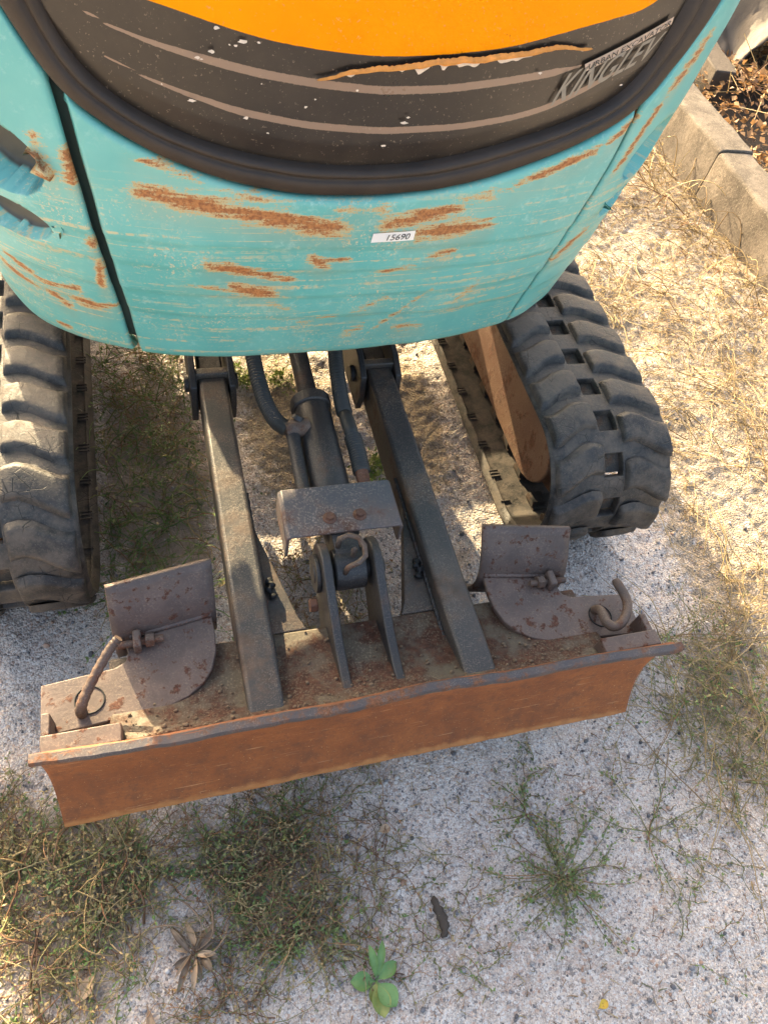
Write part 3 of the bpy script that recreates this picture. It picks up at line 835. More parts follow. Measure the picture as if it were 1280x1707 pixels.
# ---- dozer blade
XB = .495
def blade_profile(t):
    # t 0 bottom .. 1 top; concave towards -Y
    y = .0 + .034 * t + .030 * math.sin(math.pi * t) ** 1.0 * (1 - .25 * t)
    if t > .9: y -= .010 * ((t - .9) / .1)
    return y, .10 + .240 * t
def make_blade():
    nt, nx = 22, 200
    xs = np.linspace(-XB, XB, nx)
    V = []
    for x in xs:
        wob = .0022 * math.sin(x * 9 + 1) + .0015 * math.sin(x * 23)
        for k in range(nt):
            t = k / (nt - 1); y, z = blade_profile(t)
            if k == nt - 1: z += .0016 * math.sin(x * 60) * math.sin(x * 17)
            nick = (.006 * float(vnoise(np.array(x), np.array(.3), .045, 43)) + .004 * float(vnoise(np.array(x), np.array(.7), .018, 44))) * max(0, 1 - 8 * t)
            V.append((x, y + wob * t + .003 * float(vnoise(np.array(x), np.array(z), .09, 45)) * (1 - t), z + nick - .004 * t * math.exp(-((x + .1) / .12) ** 2)))
    me = np_mesh('dozer_blade', V, grid_faces(nx, nt))
    o = link('dozer_blade', me, M['face'], root)
    o['label'] = 'rusty orange dozer blade with dark top rim'
    so = o.modifiers.new('thick', 'SOLIDIFY'); so.thickness = .010; so.offset = -1
    # rim strip welded on the top edge
    V = []; sec = [(-.0015, -.006), (-.0025, .002), (.000, .006), (.011, .0055), (.0135, .001), (.0135, -.010)]
    nr = 160
    for x in np.linspace(-XB - .002, XB + .002, nr):
        wob = .0022 * math.sin(x * 9 + 1) + .0015 * math.sin(x * 23)
        y, z = blade_profile(1.0)
        z -= .004 * math.exp(-((x + .1) / .12) ** 2)
        j = .0016 * float(vnoise(np.array(x), np.array(0.), .02, 41)) + .003 * float(vnoise(np.array(x), np.array(0.), .07, 42))
        for a, b in sec: V.append((x, y + a + wob + j, z + b + j * .6))
    mb = MB(); mb.add(V, [(i * 6 + k, i * 6 + (k + 1) % 6, (i + 1) * 6 + (k + 1) % 6, (i + 1) * 6 + k) for i in range(nr - 1) for k in range(6)] + [tuple(range(6))[::-1], tuple(range((nr - 1) * 6, nr * 6))])
    mb.build('top_rim', M['rim'], o, smooth='auto')
    # hollow box behind the face
    mb = MB()
    poly = [(.055, .285), (.085, .262), (.150, .240), (.208, .232), (.208, .150), (.050, .125)]
    mb.prism(poly, 'x', -.405, .415)
    bx = mb.build('backing_box', M['back'], o, bevel=.004)
    # stop angles near both ends
    for sx in (-1, 1):
        mb = MB()
        a, b = sorted((sx * .385, sx * .492))
        mb.box((a, .050, .205), (b, .078, .302))
        e = sx * .492; e0, e1 = sorted((e, e - sx * .012))
        mb.box((e0, .0785, .205), (e1, .112, .296))
        mb.build('stop_angle', M['plate'], o, bevel=.002)
    # clevis plates that carry the rod end
    for x0, x1 in ((-.056, -.040), (.032, .048)):
        mb = MB()
        poly = [(.048, .235), (.048, .268), (.10, .262), (.16, .272), (.225, .296)]
        for k in range(11):
            a = math.pi * .62 - math.pi * 1.1 * k / 10
            poly.append((.292 + .050 * math.cos(a), .272 + .050 * math.sin(a)))
        poly += [(.225, .180), (.215, .150), (.06, .150)]
        mb.prism(poly, 'x', x0, x1)
        mb.build('clevis_plate', M['frame'], o, bevel=.003)
    mb = MB(); mb.tube([(-.066, .292, .268), (.060, .292, .268)], .017, 24)
    pin = mb.build('clevis_pin', M['frame'], o, bevel=.002)
    mb = MB(); mb.prism([(.292 + .034 * math.cos(a), .268 + .034 * math.sin(a)) for a in np.linspace(0, 2 * math.pi, 28, endpoint=False)], 'x', -.064, -.0565)
    mb.build('pin_flange', M['frame'], o, bevel=.0015)
    mb = MB(); mb.prism([(.245 + .013 * math.cos(a), .243 + .013 * math.sin(a)) for a in np.linspace(0, 2 * math.pi, 7)[:-1]], 'x', -.078, -.0645)
    mb.build('pin_bolt', M['rustbolt'], o, bevel=.0015)
    return o
blade = make_blade()
def crumbs():
    bm = bmesh.new(); bmesh.ops.create_icosphere(bm, subdivisions=1, radius=1)
    v0 = np.array([v.co[:] for v in bm.verts]); f0 = np.array([[v.index for v in f.verts] for f in bm.faces]); bm.free()
    r = np.random.default_rng(77); n = 700
    x = r.uniform(-.39, .40, n); y = .058 + .15 * r.random(n) ** 2.2
    z = np.interp(y, [.055, .085, .150, .208], [.287, .263, .241, .233])
    sz = .0008 + .0028 * r.random(n) ** 4
    V = v0[None] * (1 + r.uniform(-.3, .3, (n, len(v0), 1))) * sz[:, None, None] * np.array([1.2, 1.0, .7]) + np.stack([x, y, z + sz * .3], -1)[:, None]
    F = (f0[None] + (np.arange(n) * len(v0))[:, None, None]).reshape(-1, 3)
    o = link('dirt_crumbs', np_mesh('dirt_crumbs', V.reshape(-1, 3), F), M['dirt'], blade); o['kind'] = 'stuff'
crumbs()

def spline(pts, n):
    pts = [Vector(p) for p in pts]; pts = [2 * pts[0] - pts[1]] + pts + [2 * pts[-1] - pts[-2]]
    out = []; m = len(pts) - 3
    for i in range(n):
        u = i / (n - 1) * m; k = min(int(u), m - 1); t = u - k
        a, b, c, d = pts[k:k + 4]
        out.append(.5 * ((2 * b) + (c - a) * t + (2 * a - 5 * b + 4 * c - d) * t * t + (3 * b - a - 3 * c + d) * t ** 3))
    return out
# ---- lift arms
def make_arm(sx):
    a, b = sorted((sx * .147 - .004, sx * .203 - .004))
    mb = MB()
    poly = [(.052, .180), (.052, .276), (.10, .276), (.22, .272), (.50, .266), (.775, .262), (.775, .176), (.20, .168)]
    mb.prism(poly, 'x', a, b)
    arm = mb.build('lift_arm', M['arm'], root, bevel=.007, segs=3)
    # weld bead along the inner lower edge
    xi = b if sx < 0 else a
    n = 120
    mb = MB(); r = np.random.default_rng(3)
    mb.tube([(xi - sx * .002, .10 + .40 * k / n, .236 + .0015 * math.sin(k * 1.9)) for k in range(n)], [.0036 + .0005 * math.sin(k * .9) + .0005 * r.random() for k in range(n)], 7)
    mb.build('weld_bead', M['frame'], arm, smooth=True)
    # triangular gusset between arm and box
    mb = MB()
    x1 = xi - sx * .064
    poly = [(xi, .440), (xi, .208), (x1, .208), (xi - sx * .052, .235)]
    mb.prism(poly, 'z', .206, .232)
    mb.build('gusset', M['arm'], arm, bevel=.002)
    # lump of hardened grease on the gusset
    mb = MB()
    gp = spline([(xi - sx * .010, .306, .240), (xi - sx * .016, .296, .244), (xi - sx * .011, .286, .243), (xi - sx * .018, .270, .239)], 22)
    mb.tube(gp, [.002] + [.0055 + .0025 * math.sin(k * 1.1) + .0015 * math.sin(k * 2.7) for k in range(20)] + [.002], 9)
    mb.build('grease_lump', M['dark'], arm, smooth=True)
    # outer skirt of the arm
    # end collar and fork on the frame
    mb = MB(); mb.box((a - .006, .772, .165), (b + .006, .790, .272))
    mb.build('end_collar', M['arm'], arm, bevel=.003)
    for dx in (a - .017, b + .004):
        mb = MB(); mb.prism([(.745, .165), (.735, .215), (.745, .262), (.79, .282), (1.02, .30), (1.02, .17)], 'x', dx, dx + .013)
        mb.build('pivot_fork', M['frame'], arm, bevel=.002)
    mb = MB(); mb.box((a + .004, .792, .180), (b - .004, 1.0, .258)); mb.build('arm_end', M['frame'], arm, bevel=.004)
    mb = MB(); mb.tube([(a - .026, .80, .220), (b + .026, .80, .220)], .018, 20); mb.build('pivot_pin', M['frame'], arm, bevel=.002)
    return arm
make_arm(-1); make_arm(1)

# ---- lift cylinder
def make_cyl():
    p0 = Vector((0, .30, .270)); p1 = Vector((0, .98, .290)); d = (p1 - p0).normalized()
    at = lambda y: p0 + d * ((y - p0.y) / d.y)
    mb = MB(); mb.tube([at(.385), at(.392), at(.652), at(.660)], [.033, .036, .036, .033], 40)
    cyl = mb.build('lift_cylinder', M['frame'], root, bevel=.0015)
    mb = MB(); mb.tube([at(.648), at(.650), at(.672), at(.674)], [.037, .040, .040, .036], 40); mb.build('gland_nut', M['frame'], cyl, bevel=.001)
    mb = MB(); mb.tube([at(.672), at(.99)], .019, 24); mb.build('piston_rod', M['frame'], cyl, smooth='auto')
    # eye end towards the blade
    mb = MB(); mb.tube([at(.388), at(.360), at(.340)], [.034, .032, .024], 28)
    mb.prism([(.292 + .036 * math.cos(a), .270 + .036 * math.sin(a)) for a in np.linspace(0, 2 * math.pi, 32, endpoint=False)], 'x', -.032, .024)
    mb.box((-.026, .30, .240), (.018, .372, .304))
    mb.build('cylinder_eye', M['frame'], cyl, bevel=.003)
    # bent guard round the grease nipple
    mb = MB()
    pts = [(-.020, .318, .300), (-.018, .322, .322), (-.004, .322, .332), (.012, .314, .332), (.019, .298, .330), (.017, .280, .328), (.004, .270, .327), (-.014, .268, .318), (-.016, .270, .296)]
    mb.tube(pts, .0050, 8)
    mb.build('nipple_guard', M['rustpin'], cyl, smooth=True)
    mb = MB(); mb.tube([(.002, .296, .300), (.002, .296, .320), (.002, .296, .322), (.002, .296, .330)], [.004, .004, .006, .003], 10); mb.build('grease_nipple', M['rustpin'], cyl, smooth='auto')
    # port block and feed pipe on the left
    mb = MB(); mb.tube([(-.020, .595, .296), (-.050, .590, .300), (-.064, .588, .300)], [.019, .018, .015], 18); mb.build('port_elbow', M['rustpin'], cyl, smooth='auto')
    mb = MB(); mb.tube([(-.040, .602, .312), (-.036, .606, .318)], [.013, .010], 12); mb.build('port_plug', M['frame'], cyl, smooth='auto')
    mb = MB(); mb.tube([(-.050, .590, .296), (-.051, .560, .292), (-.052, .50, .288), (-.053, .42, .284)], [.014, .013, .013, .013], 16); mb.build('feed_pipe', M['frame'], cyl, smooth='auto')
    mb = MB(); mb.tube([(.060, .478, .296), (.060, .462, .294), (.058, .43, .290)], [.0125, .0125, .011], 14); mb.build('port_fitting', M['rustbolt'], cyl, smooth='auto')
    # guard plate
    mb = MB()
    sec = [(-.104, .252), (-.104, .306), (-.098, .313), (.098, .313), (.104, .306), (.104, .262), (.0985, .262), (.0985, .303), (.095, .3075), (-.095, .3075), (-.0985, .303), (-.0985, .252)]
    mb.prism(sec, 'y', .342, .442)
    g = mb.build('cylinder_guard', M['guard'], root, bevel=.0015)
    g['label'] = 'bent steel guard plate with two bolts over the cylinder'
    for bx in (-.024, .030):
        mb = MB()
        mb.tube([(bx, .372, .3125), (bx, .372, .3150), (bx, .372, .3151), (bx, .372, .3165)], [.0125, .0122, .0095, .0085], 20)
        mb.prism([(bx + .0085 * math.cos(a), .372 + .0085 * math.sin(a)) for a in np.linspace(.3, 2 * math.pi + .3, 7)[:-1]], 'z', .316, .3225)
        mb.build('bolt', M['rustbolt'], g, bevel=.001)
make_cyl()

def hose(pts, r, coils, parent, name='hydraulic_hose'):
    n = coils * 4 + 1; c = spline(pts, n)
    rad = [r * (1.0 + .26 * (1 if k % 4 in (1, 2) else -1)) for k in range(n)]
    mb = MB(); mb.tube(c, rad, 14)
    return mb.build(name, M['hose'], parent, smooth=True)
hose([(-.100, .95, .33), (-.098, .80, .315), (-.096, .72, .305), (-.090, .655, .302), (-.078, .612, .301), (-.060, .590, .300)], .0125, 48, root)
hose([(.080, .95, .33), (.073, .80, .31), (.064, .72, .305), (.058, .65, .302), (.057, .615, .302)], .0125, 40, root)
mb = MB(); mb.tube([(.057, .620, .302), (.058, .600, .302), (.060, .575, .300), (.061, .555, .298)], [.0125, .014, .014, .0125], 14); mb.build('hose_joint', M['hose'], root, smooth=True)
hose([(.061, .560, .298), (.062, .53, .298), (.061, .50, .297), (.060, .474, .296)], .0135, 16, root)

# ---- folded blade extensions
def make_ext(sx):
    X = lambda x: sx * x
    zt, th = .254, .012
    pl = [(.500, .172), (.500, .092), (.400, .100), (.320, .106), (.290, .117), (.266, .134), (.250, .156), (.241, .185), (.239, .215), (.242, .258), (.372, .236), (.378, .222),
          (.374, .205), (.378, .190), (.395, .182), (.420, .180)]
    # worn, slightly irregular outline
    mb = MB(); mb.prism([(X(a), b) for a, b in pl], 'z', zt - th, zt)
    name = 'blade_extension'
    o = mb.build(name, M['plate'], root, bevel=.002)
    o['label'] = 'folded blade extension with straight tilted lock pin' if sx < 0 else 'folded blade extension with hooked lock pin'
    # curved wing standing on the plate: concave, leaning
    V = []; nx, nt = 14, 16
    prof = [(.236 + .0, .120)]
    for i in range(nx):
        u = i / (nx - 1); x = .234 + .160 * u
        for k in range(nt):
            t = k / (nt - 1)
            z = .125 + .215 * t
            y = .300 - .052 * math.sin(math.pi * min(1, t * 1.02)) + .004 * t
            y += -.026 * u
            V.append((X(x), y, z))
    me = np_mesh('extension_wing', V, grid_faces(nx, nt, flip=sx < 0))
    w_ = link('extension_wing', me, M['plate'], o)
    so = w_.modifiers.new('thick', 'SOLIDIFY'); so.thickness = .010; so.offset = 0
    # weld between the wing and the plate
    mb = MB(); r = np.random.default_rng(11)
    mb.tube([(X(.242 + .128 * k / 50), .254 - .021 * k / 50 - .004, zt + .002) for k in range(51)], [.0045 + .0012 * r.random() for _ in range(51)], 7)
    mb.build('weld_bead', M['plate'], o, smooth=True)
    # clamp bolt
    mb = MB(); bx = .358
    mb.box(*[tuple(map(min, zip(p, q))) if f == 0 else tuple(map(max, zip(p, q))) for f in (0, 1) for p, q in [((X(bx - .006), .200, zt - .002), (X(bx + .006), .230, zt + .026))]])
    mb.build('clamp_tab', M['plate'], o, bevel=.003)
    mb = MB(); mb.tube([(X(bx - .040), .216, zt + .010), (X(bx + .030), .213, zt + .010)], .0060, 14); mb.prism([(X(bx - .012) * 0 + .216 + .012 * math.cos(a), zt + .010 + .012 * math.sin(a)) for a in np.linspace(0, 2 * math.pi, 7)[:-1]], 'x', *sorted((X(bx - .026), X(bx - .012))))
    mb.build('clamp_bolt', M['rustpin'], o, bevel=.0012)
    # bushing ring
    px, py = (.432, .137)
    ring = [(X(px) + .021 * math.cos(a), py + .021 * math.sin(a), zt + .0022) for a in np.linspace(0, 2 * math.pi, 33)]
    mb = MB(); mb.tube([(a_, b_, c_ - .0016) for a_, b_, c_ in ring], .0013, 8, cap=False); mb.build('pin_bushing', M['dark'], o, smooth=True)
    mb = MB()
    if sx > 0:
        path = spline([(.424, .148, .258), (.423, .138, .276), (.420, .112, .284), (.428, .100, .287), (.444, .104, .290), (.462, .122, .292), (.470, .146, .294), (.464, .184, .296)], 44)
        mb.tube(path, [.0085] * 42 + [.008, .006], 14)
    else:
        path = spline([(-.443, .118, .250), (-.442, .120, .272), (-.430, .142, .284), (-.410, .170, .298), (-.392, .190, .312), (-.380, .199, .321)], 40)
        mb.tube(path, [.0085 - .002 * k / 40 + .0006 * math.sin(k * 2.1) for k in range(40)], 14)
    mb.build('lock_pin', M['rustpin'], o, smooth='auto')
    return o
make_ext(-1); make_ext(1)

# ------------------------------------------------------------------ CONCRETE KERB AND WHAT LIES BEHIND IT
def kerb(y0, y1, label, dx=0., dz=0., tilt=0.):
    mb = MB()
    sec = [(1.655, -.12), (1.657, .168), (1.664, .176), (1.690, .178), (1.770, .177), (1.795, .175), (1.801, .166), (1.803, -.12)]
    n = 40; V = []
    for i in range(n + 1):
        y = y0 + (y1 - y0) * i / n
        for x, z in sec:
            V.append((x + dx + .006 * float(vnoise(np.array(y), np.array(x * 3 + z * 5), .05, 61)), y + (0 if True or 0 < i < n else .004 * float(vnoise(np.array(x), np.array(z), .03, 62))), z + dz + tilt * (y - y0) + (.007 * float(vnoise(np.array(y), np.array(x + z * 3), .06, 63)) if z > 0 else 0)))
    k = len(sec)
    mb.add(V, [(i * k + j, i * k + (j + 1) % k, (i + 1) * k + (j + 1) % k, (i + 1) * k + j) for i in range(n) for j in range(k)] + [tuple(range(k))[::-1], tuple(range(n * k, (n + 1) * k))])
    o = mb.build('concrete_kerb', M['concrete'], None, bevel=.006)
    return tag(o, label, 'kerb', 'concrete kerb blocks beside the machine')
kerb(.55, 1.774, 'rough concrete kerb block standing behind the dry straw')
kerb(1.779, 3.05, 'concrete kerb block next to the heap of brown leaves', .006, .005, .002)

def bank():
    xs = np.linspace(1.80, 6.0, 60); ys = np.linspace(.3, 6.5, 90)
    X, Y = np.meshgrid(xs, ys, indexing='ij')
    Z = .03 + .06 * vnoise(X, Y, .35, 71) + .03 * vnoise(X, Y, .12, 72) + .10 * np.clip((X - 2.1) / 1.2, 0, 1)
    o = link('soil_bank', np_mesh('soil_bank', np.stack([X, Y, Z], -1).reshape(-1, 3), grid_faces(60, 90)), M['soil'])
    tag(o, 'dark bare soil bank behind the concrete kerb', None, None, 'structure')
bank()

def tarp():
    n = 46
    U, W = np.meshgrid(np.linspace(0, 1, n), np.linspace(0, 1, n), indexing='ij')
    X = 2.12 + .85 * U + .05 * np.sin(W * 9); Y = 2.45 + 1.1 * W + .06 * np.sin(U * 11)
    Z = .20 + .22 * np.sin(U * 3.0 + W * 1.5) ** 2 + .10 * np.abs(vnoise(U, W, .22, 81)) * 2 + .06 * np.abs(vnoise(U + W, U - W, .10, 82)) * 2 - .18 * (1 - U) ** 3
    o = link('tarpaulin', np_mesh('tarpaulin', np.stack([X, Y, Z], -1).reshape(-1, 3), grid_faces(n, n)), M['tarp'])
    o.modifiers.new('thick', 'SOLIDIFY').thickness = .006
    tag(o, 'crumpled brown grey tarpaulin dumped behind the kerb', 'tarpaulin')
tarp()
def beam(p, q, w_, h_, label):
    p, q = Vector(p), Vector(q); d = (q - p).normalized(); sx = d.cross(Vector((0, 0, 1))).normalized(); up = sx.cross(d)
    mb = MB(); V = []; r = np.random.default_rng(17); n = 12
    for i in range(n + 1):
        c = p.lerp(q, i / n)
        for a, b in ((-1, -1), (1, -1), (1, 1), (-1, 1)):
            V.append(c + sx * (a * w_ / 2 + r.uniform(-.004, .004)) + up * (b * h_ / 2 + r.uniform(-.004, .004)))
    mb.add(V, [(i * 4 + j, i * 4 + (j + 1) % 4, (i + 1) * 4 + (j + 1) % 4, (i + 1) * 4 + j) for i in range(n) for j in range(4)] + [(3, 2, 1, 0), tuple(range(n * 4, n * 4 + 4))])
    tag(mb.build('timber_beam', M['wood'], None, bevel=.006), label, 'timber')
beam((2.02, 2.35, .12), (2.14, 3.4, .16), .10, .12, 'dark old timber lying along the back of the kerb')
beam((2.42, 1.75, .22), (2.75, 2.9, .34), .14, .10, 'grey split timber sticking out from under the tarpaulin')

# ------------------------------------------------------------------ VEGETATION HELPERS
def tubes(P, rad, cols, sides=3):
    """P (n,k,3), rad (n,k), cols (n,3) -> verts, quads, colours"""
    n, k, _ = P.shape
    T = np.gradient(P, axis=1); T /= np.linalg.norm(T, axis=2, keepdims=True) + 1e-9
    up = np.zeros_like(T); up[..., 2] = 1
    A = np.cross(T, up); A /= np.linalg.norm(A, axis=2, keepdims=True) + 1e-6
    B = np.cross(A, T)
    an = np.arange(sides) * 2 * math.pi / sides
    V = P[:, :, None] + (A[:, :, None] * np.cos(an)[:, None] + B[:, :, None] * np.sin(an)[:, None]) * rad[:, :, None, None]
    i, j, q = np.meshgrid(np.arange(n), np.arange(k - 1), np.arange(sides), indexing='ij')
    base = (i * k + j) * sides; q2 = (q + 1) % sides
    F = np.stack([base + q, base + q2, base + sides + q2, base + sides + q], -1).reshape(-1, 4)
    Cc = np.broadcast_to(cols[:, None, None, :], (n, k, sides, 3)).reshape(-1, 3)
    return V.reshape(-1, 3), F, Cc
def leaves(c, d, nrm, L, W, cols):
    """folded leaves: 6 vertices and 2 quads each"""
    d = d / (np.linalg.norm(d, axis=1, keepdims=True) + 1e-9)
    sdir = np.cross(d, nrm); sdir /= np.linalg.norm(sdir, axis=1, keepdims=True) + 1e-9
    n2 = np.cross(sdir, d)
    L = L[:, None]; W = W[:, None]
    v = np.stack([c, c + d * L * .45 + sdir * W + n2 * W * .35, c + d * L - n2 * L * .08, c + d * L * .45 - sdir * W + n2 * W * .35, c + d * L * .5], 1)
    n = len(c); b = np.arange(n) * 5
    F = np.concatenate([np.stack([b, b + 1, b + 2, b + 4], 1), np.stack([b, b + 4, b + 2, b + 3], 1)])
    return v.reshape(-1, 3), F, np.repeat(cols, 5, 0)
def combine(name, parts, mat, parent=None):
    V = []; F = []; Cc = []; o = 0
    for v, f, c in parts:
        V.append(v); F.append(f + o); Cc.append(c); o += len(v)
    V = np.concatenate(V); F = np.concatenate(F); Cc = np.concatenate(Cc)
    me = np_mesh(name, V, F, {'col': ('FLOAT_COLOR', np.concatenate([Cc, np.ones((len(Cc), 1))], 1))})
    return link(name, me, mat, parent)
def pick(pal, n, jit=.2):
    pal = np.array(pal); c = pal[rng.integers(0, len(pal), n)]
    return np.clip(c * (1 + rng.uniform(-jit, jit, (n, 1))), 0, 1)
def in_poly(x, y, poly):
    poly = np.array(poly); ins = np.zeros(len(x), bool); j = len(poly) - 1
    for i in range(len(poly)):
        xi, yi = poly[i]; xj, yj = poly[j]
        ins ^= ((yi > y) != (yj > y)) & (x < (xj - xi) * (y - yi) / (yj - yi + 1e-12) + xi)
        j = i
    return ins
def scatter(poly, n, clump=None):
    poly = np.array(poly); lo, hi = poly.min(0), poly.max(0); X = np.zeros((0, 2))
    while len(X) < n:
        q = rng.uniform(lo, hi, (n * 3, 2)); q = q[in_poly(q[:, 0], q[:, 1], poly)]
        if clump:
            m = vnoise(q[:, 0], q[:, 1], clump[0], clump[1]) + .5; q = q[rng.random(len(q)) < np.clip((m - clump[2]) * 3, 0.02, 1)]
        X = np.concatenate([X, q])
    return X[:n]
def runners(P0, ang, L, k, wig, rise, flop=.5):
    """curving stems that start on the ground, rise a little and run out along it"""
    n = len(P0); t = np.linspace(0, 1, k)
    a = ang[:, None] + np.cumsum(rng.normal(0, wig, (n, k)), 1)
    dx = np.cos(a) * (L / (k - 1))[:, None]; dy = np.sin(a) * (L / (k - 1))[:, None]
    X = P0[:, :1] + np.cumsum(dx, 1) - dx[:, :1]; Y = P0[:, 1:2] + np.cumsum(dy, 1) - dy[:, :1]
    H = gh(X, Y)
    Z = H + .002 + rise[:, None] * (np.sin(np.minimum(t * 1.3, 1) * math.pi * .5) * (1 - flop * t ** 2))[None] + rng.normal(0, .0012, (n, k))
    return np.stack([X, Y, Z], -1)
GREENS = [(.16, .26, .07), (.12, .20, .065), (.22, .31, .10), (.15, .21, .085), (.28, .31, .11)]
OLIVE = [(.26, .24, .10), (.34, .28, .14), (.21, .21, .085), (.40, .31, .16), (.15, .17, .06)]
STRAW = [(.44, .33, .15), (.36, .26, .12), (.52, .40, .20), (.31, .20, .09), (.46, .35, .18)]
BROWN = [(.28, .145, .07), (.20, .105, .055), (.38, .22, .11), (.17, .10, .06)]
def weed_parts(X, Lr, pal_stem, pal_leaf, nleaf, leafL, wig=.28, rise=(.005, .03), k=12, rad=.0008):
    n = len(X); ang = rng.uniform(0, 2 * math.pi, n); L = rng.uniform(*Lr, n)
    P = runners(X, ang, L, k, wig, rng.uniform(*rise, n))
    r = np.linspace(1, .55, k)[None] * rad * rng.uniform(.8, 1.4, (n, 1))
    parts = [tubes(P, r, pick(pal_stem, n))]
    if nleaf:
        idx = rng.integers(0, n, n * nleaf); kk = rng.integers(1, k, n * nleaf)
        c = P[idx, kk]; d = P[idx, kk] - P[idx, kk - 1]; d /= np.linalg.norm(d, axis=1, keepdims=True) + 1e-9
        side = rng.normal(0, 1, c.shape); side[:, 2] = np.abs(side[:, 2]) * .6
        d = d * .7 + side * .6
        nr = rng.normal(0, .45, c.shape); nr[:, 2] = 1
        lc = pick(pal_leaf, n, .15)[idx] * rng.uniform(.75, 1.25, (len(idx), 1))
        LL = rng.uniform(.6, 1.3, len(idx)) * leafL
        parts.append(leaves(c, d, nr, LL, LL * rng.uniform(.16, .28, len(idx)), lc))
    return parts

# ------------------------------------------------------------------ PEBBLES
def pebbles():
    bm = bmesh.new(); bmesh.ops.create_icosphere(bm, subdivisions=1, radius=1)
    v0 = np.array([v.co[:] for v in bm.verts]); f0 = np.array([[v.index for v in f.verts] for f in bm.faces]); bm.free()
    n = 13000
    x = rng.uniform(-.75, 1.6, n); y = rng.uniform(-.6, 1.9, n)
    near = rng.random(n) < .6
    x[near] = rng.uniform(-.6, .95, near.sum()); y[near] = rng.uniform(-.55, .5, near.sum())
    s = .0009 + .0016 * rng.random(n) ** 3 + .0042 * rng.random(n) ** 11
    A = rng.normal(0, 1, (n, 3, 3)); Q = np.linalg.qr(A)[0]
    sc = s[:, None] * rng.uniform(.6, 1.2, (n, 3))
    V = (v0[None] * (1 + rng.uniform(-.18, .18, (n, len(v0), 1))) * sc[:, None]) @ Q
    V += np.stack([x, y, gh(x, y) + s * .35], -1)[:, None]
    F = (f0[None] + (np.arange(n) * len(v0))[:, None, None]).reshape(-1, 3)
    g = pick([(.38, .36, .35), (.14, .14, .15), (.58, .55, .52), (.40, .27, .20), (.26, .26, .28), (.10, .10, .11), (.48, .45, .42)], n)
    me = np_mesh('pebbles', V.reshape(-1, 3), F, {'col': ('FLOAT_COLOR', np.repeat(np.concatenate([g, np.ones((n, 1))], 1), len(v0), 0))})
    o = link('pebbles', me, m_plant('pebble', .85, 0.0))
    tag(o, 'small mixed pebbles scattered over the gravel', 'pebbles', None, 'stuff')
pebbles()

# ------------------------------------------------------------------ PLANTS ON THE GROUND
A_ = [(-.72, .16), (-.614, .124), (-.50, .03), (-.40, .0), (-.36, -.09), (-.39, -.18), (-.44, -.30), (-.72, -.32)]
parts = weed_parts(scatter(A_, 720, (.08, 90, .32)), (.04, .12), OLIVE + BROWN, OLIVE + GREENS[:2] + STRAW[:1], 10, .0075, .30, (.005, .032))
parts += weed_parts(scatter(A_, 80), (.06, .14), STRAW[:2] + OLIVE, STRAW, 0, .01, .16, (.02, .07), rad=.0011)
parts += weed_parts(scatter(A_, 45), (.05, .13), BROWN + STRAW[:2], STRAW, 0, .01, .18, (.02, .05), rad=.0020)
tag(combine('weed_mat', parts, M['plant']), 'thick olive mat of dried knotweed beside the blade corner', 'weeds', None, 'stuff')
B_ = [(-.30, -.02), (-.09, -.03), (-.05, -.10), (-.09, -.20), (-.15, -.27), (-.24, -.20), (-.30, -.10)]
parts = weed_parts(scatter(B_, 200, (.07, 91, .46)), (.04, .13), GREENS + OLIVE[:3] + BROWN, GREENS + OLIVE[:2], 15, .0075, .3, (.004, .018))
parts += weed_parts(scatter(B_, 110), (.05, .15), BROWN + STRAW[:1], OLIVE, 4, .006, .3, (.006, .03))
parts += weed_parts(scatter(B_, 70), (.03, .09), STRAW + OLIVE, STRAW, 5, .006, .3, (.015, .035), rad=.0009)
tag(combine('weed_mat', parts, M['plant']), 'low fresh green weed mat growing in front of the blade', 'weeds', None, 'stuff')
bits = scatter([(-.65, .15), (.95, .15), (.8, -.45), (.4, -.55), (-.65, -.4)], 900)
C_ = [(-.44, .02), (-.10, .0), (.03, -.06), (.0, -.2), (-.10, -.30), (-.30, -.36), (-.46, -.25)]
parts = weed_parts(scatter(C_, 300, (.06, 99, .40)), (.05, .14), BROWN + OLIVE, OLIVE + BROWN, 6, .007, .3, (.004, .025))
parts += weed_parts(bits, (.005, .022), BROWN + STRAW + OLIVE, STRAW, 0, .01, .25, (.000, .003), k=5, rad=.0009)
tag(combine('weed_mat', parts, M['plant']), 'thin brown dried weeds round the withered rosette', 'weeds', None, 'stuff')
D_ = [(.63, .17), (.78, .19), (1.05, .2), (1.0, .0), (.78, -.24), (.66, -.22), (.60, -.13), (.62, .03)]
parts = weed_parts(scatter(D_, 330, (.12, 93, .25)), (.06, .18), OLIVE + STRAW[:2], OLIVE + GREENS, 8, .008, .2, (.01, .045))
parts += weed_parts(scatter(D_, 120), (.12, .26), STRAW, STRAW, 0, .01, .1, (.015, .05), rad=.0010)
tag(combine('weed_mat', parts, M['plant']), 'yellow green tangle of long weed stems past the blade end', 'weeds', None, 'stuff')
F_ = [(-.43, 1.15), (-.22, 1.15), (-.22, .45), (-.26, .36), (-.43, .42)]
parts = weed_parts(scatter(F_, 330), (.06, .16), OLIVE + BROWN + GREENS[:2], GREENS + OLIVE[:2], 9, .010, .25, (.01, .05))
parts += weed_parts(scatter(F_, 130), (.05, .12), GREENS, GREENS, 0, .01, .1, (.02, .07), rad=.0013)
parts += weed_parts(scatter(F_, 60), (.06, .15), BROWN[:1] + STRAW[:2], STRAW, 0, .01, .22, (.02, .05), rad=.0012)
tag(combine('weed_mat', parts, M['plant']), 'dark green weeds growing between track and lift arm', 'weeds', None, 'stuff')
U_ = [(-.12, .5), (.12, .5), (.1, .25), (-.12, .25)]
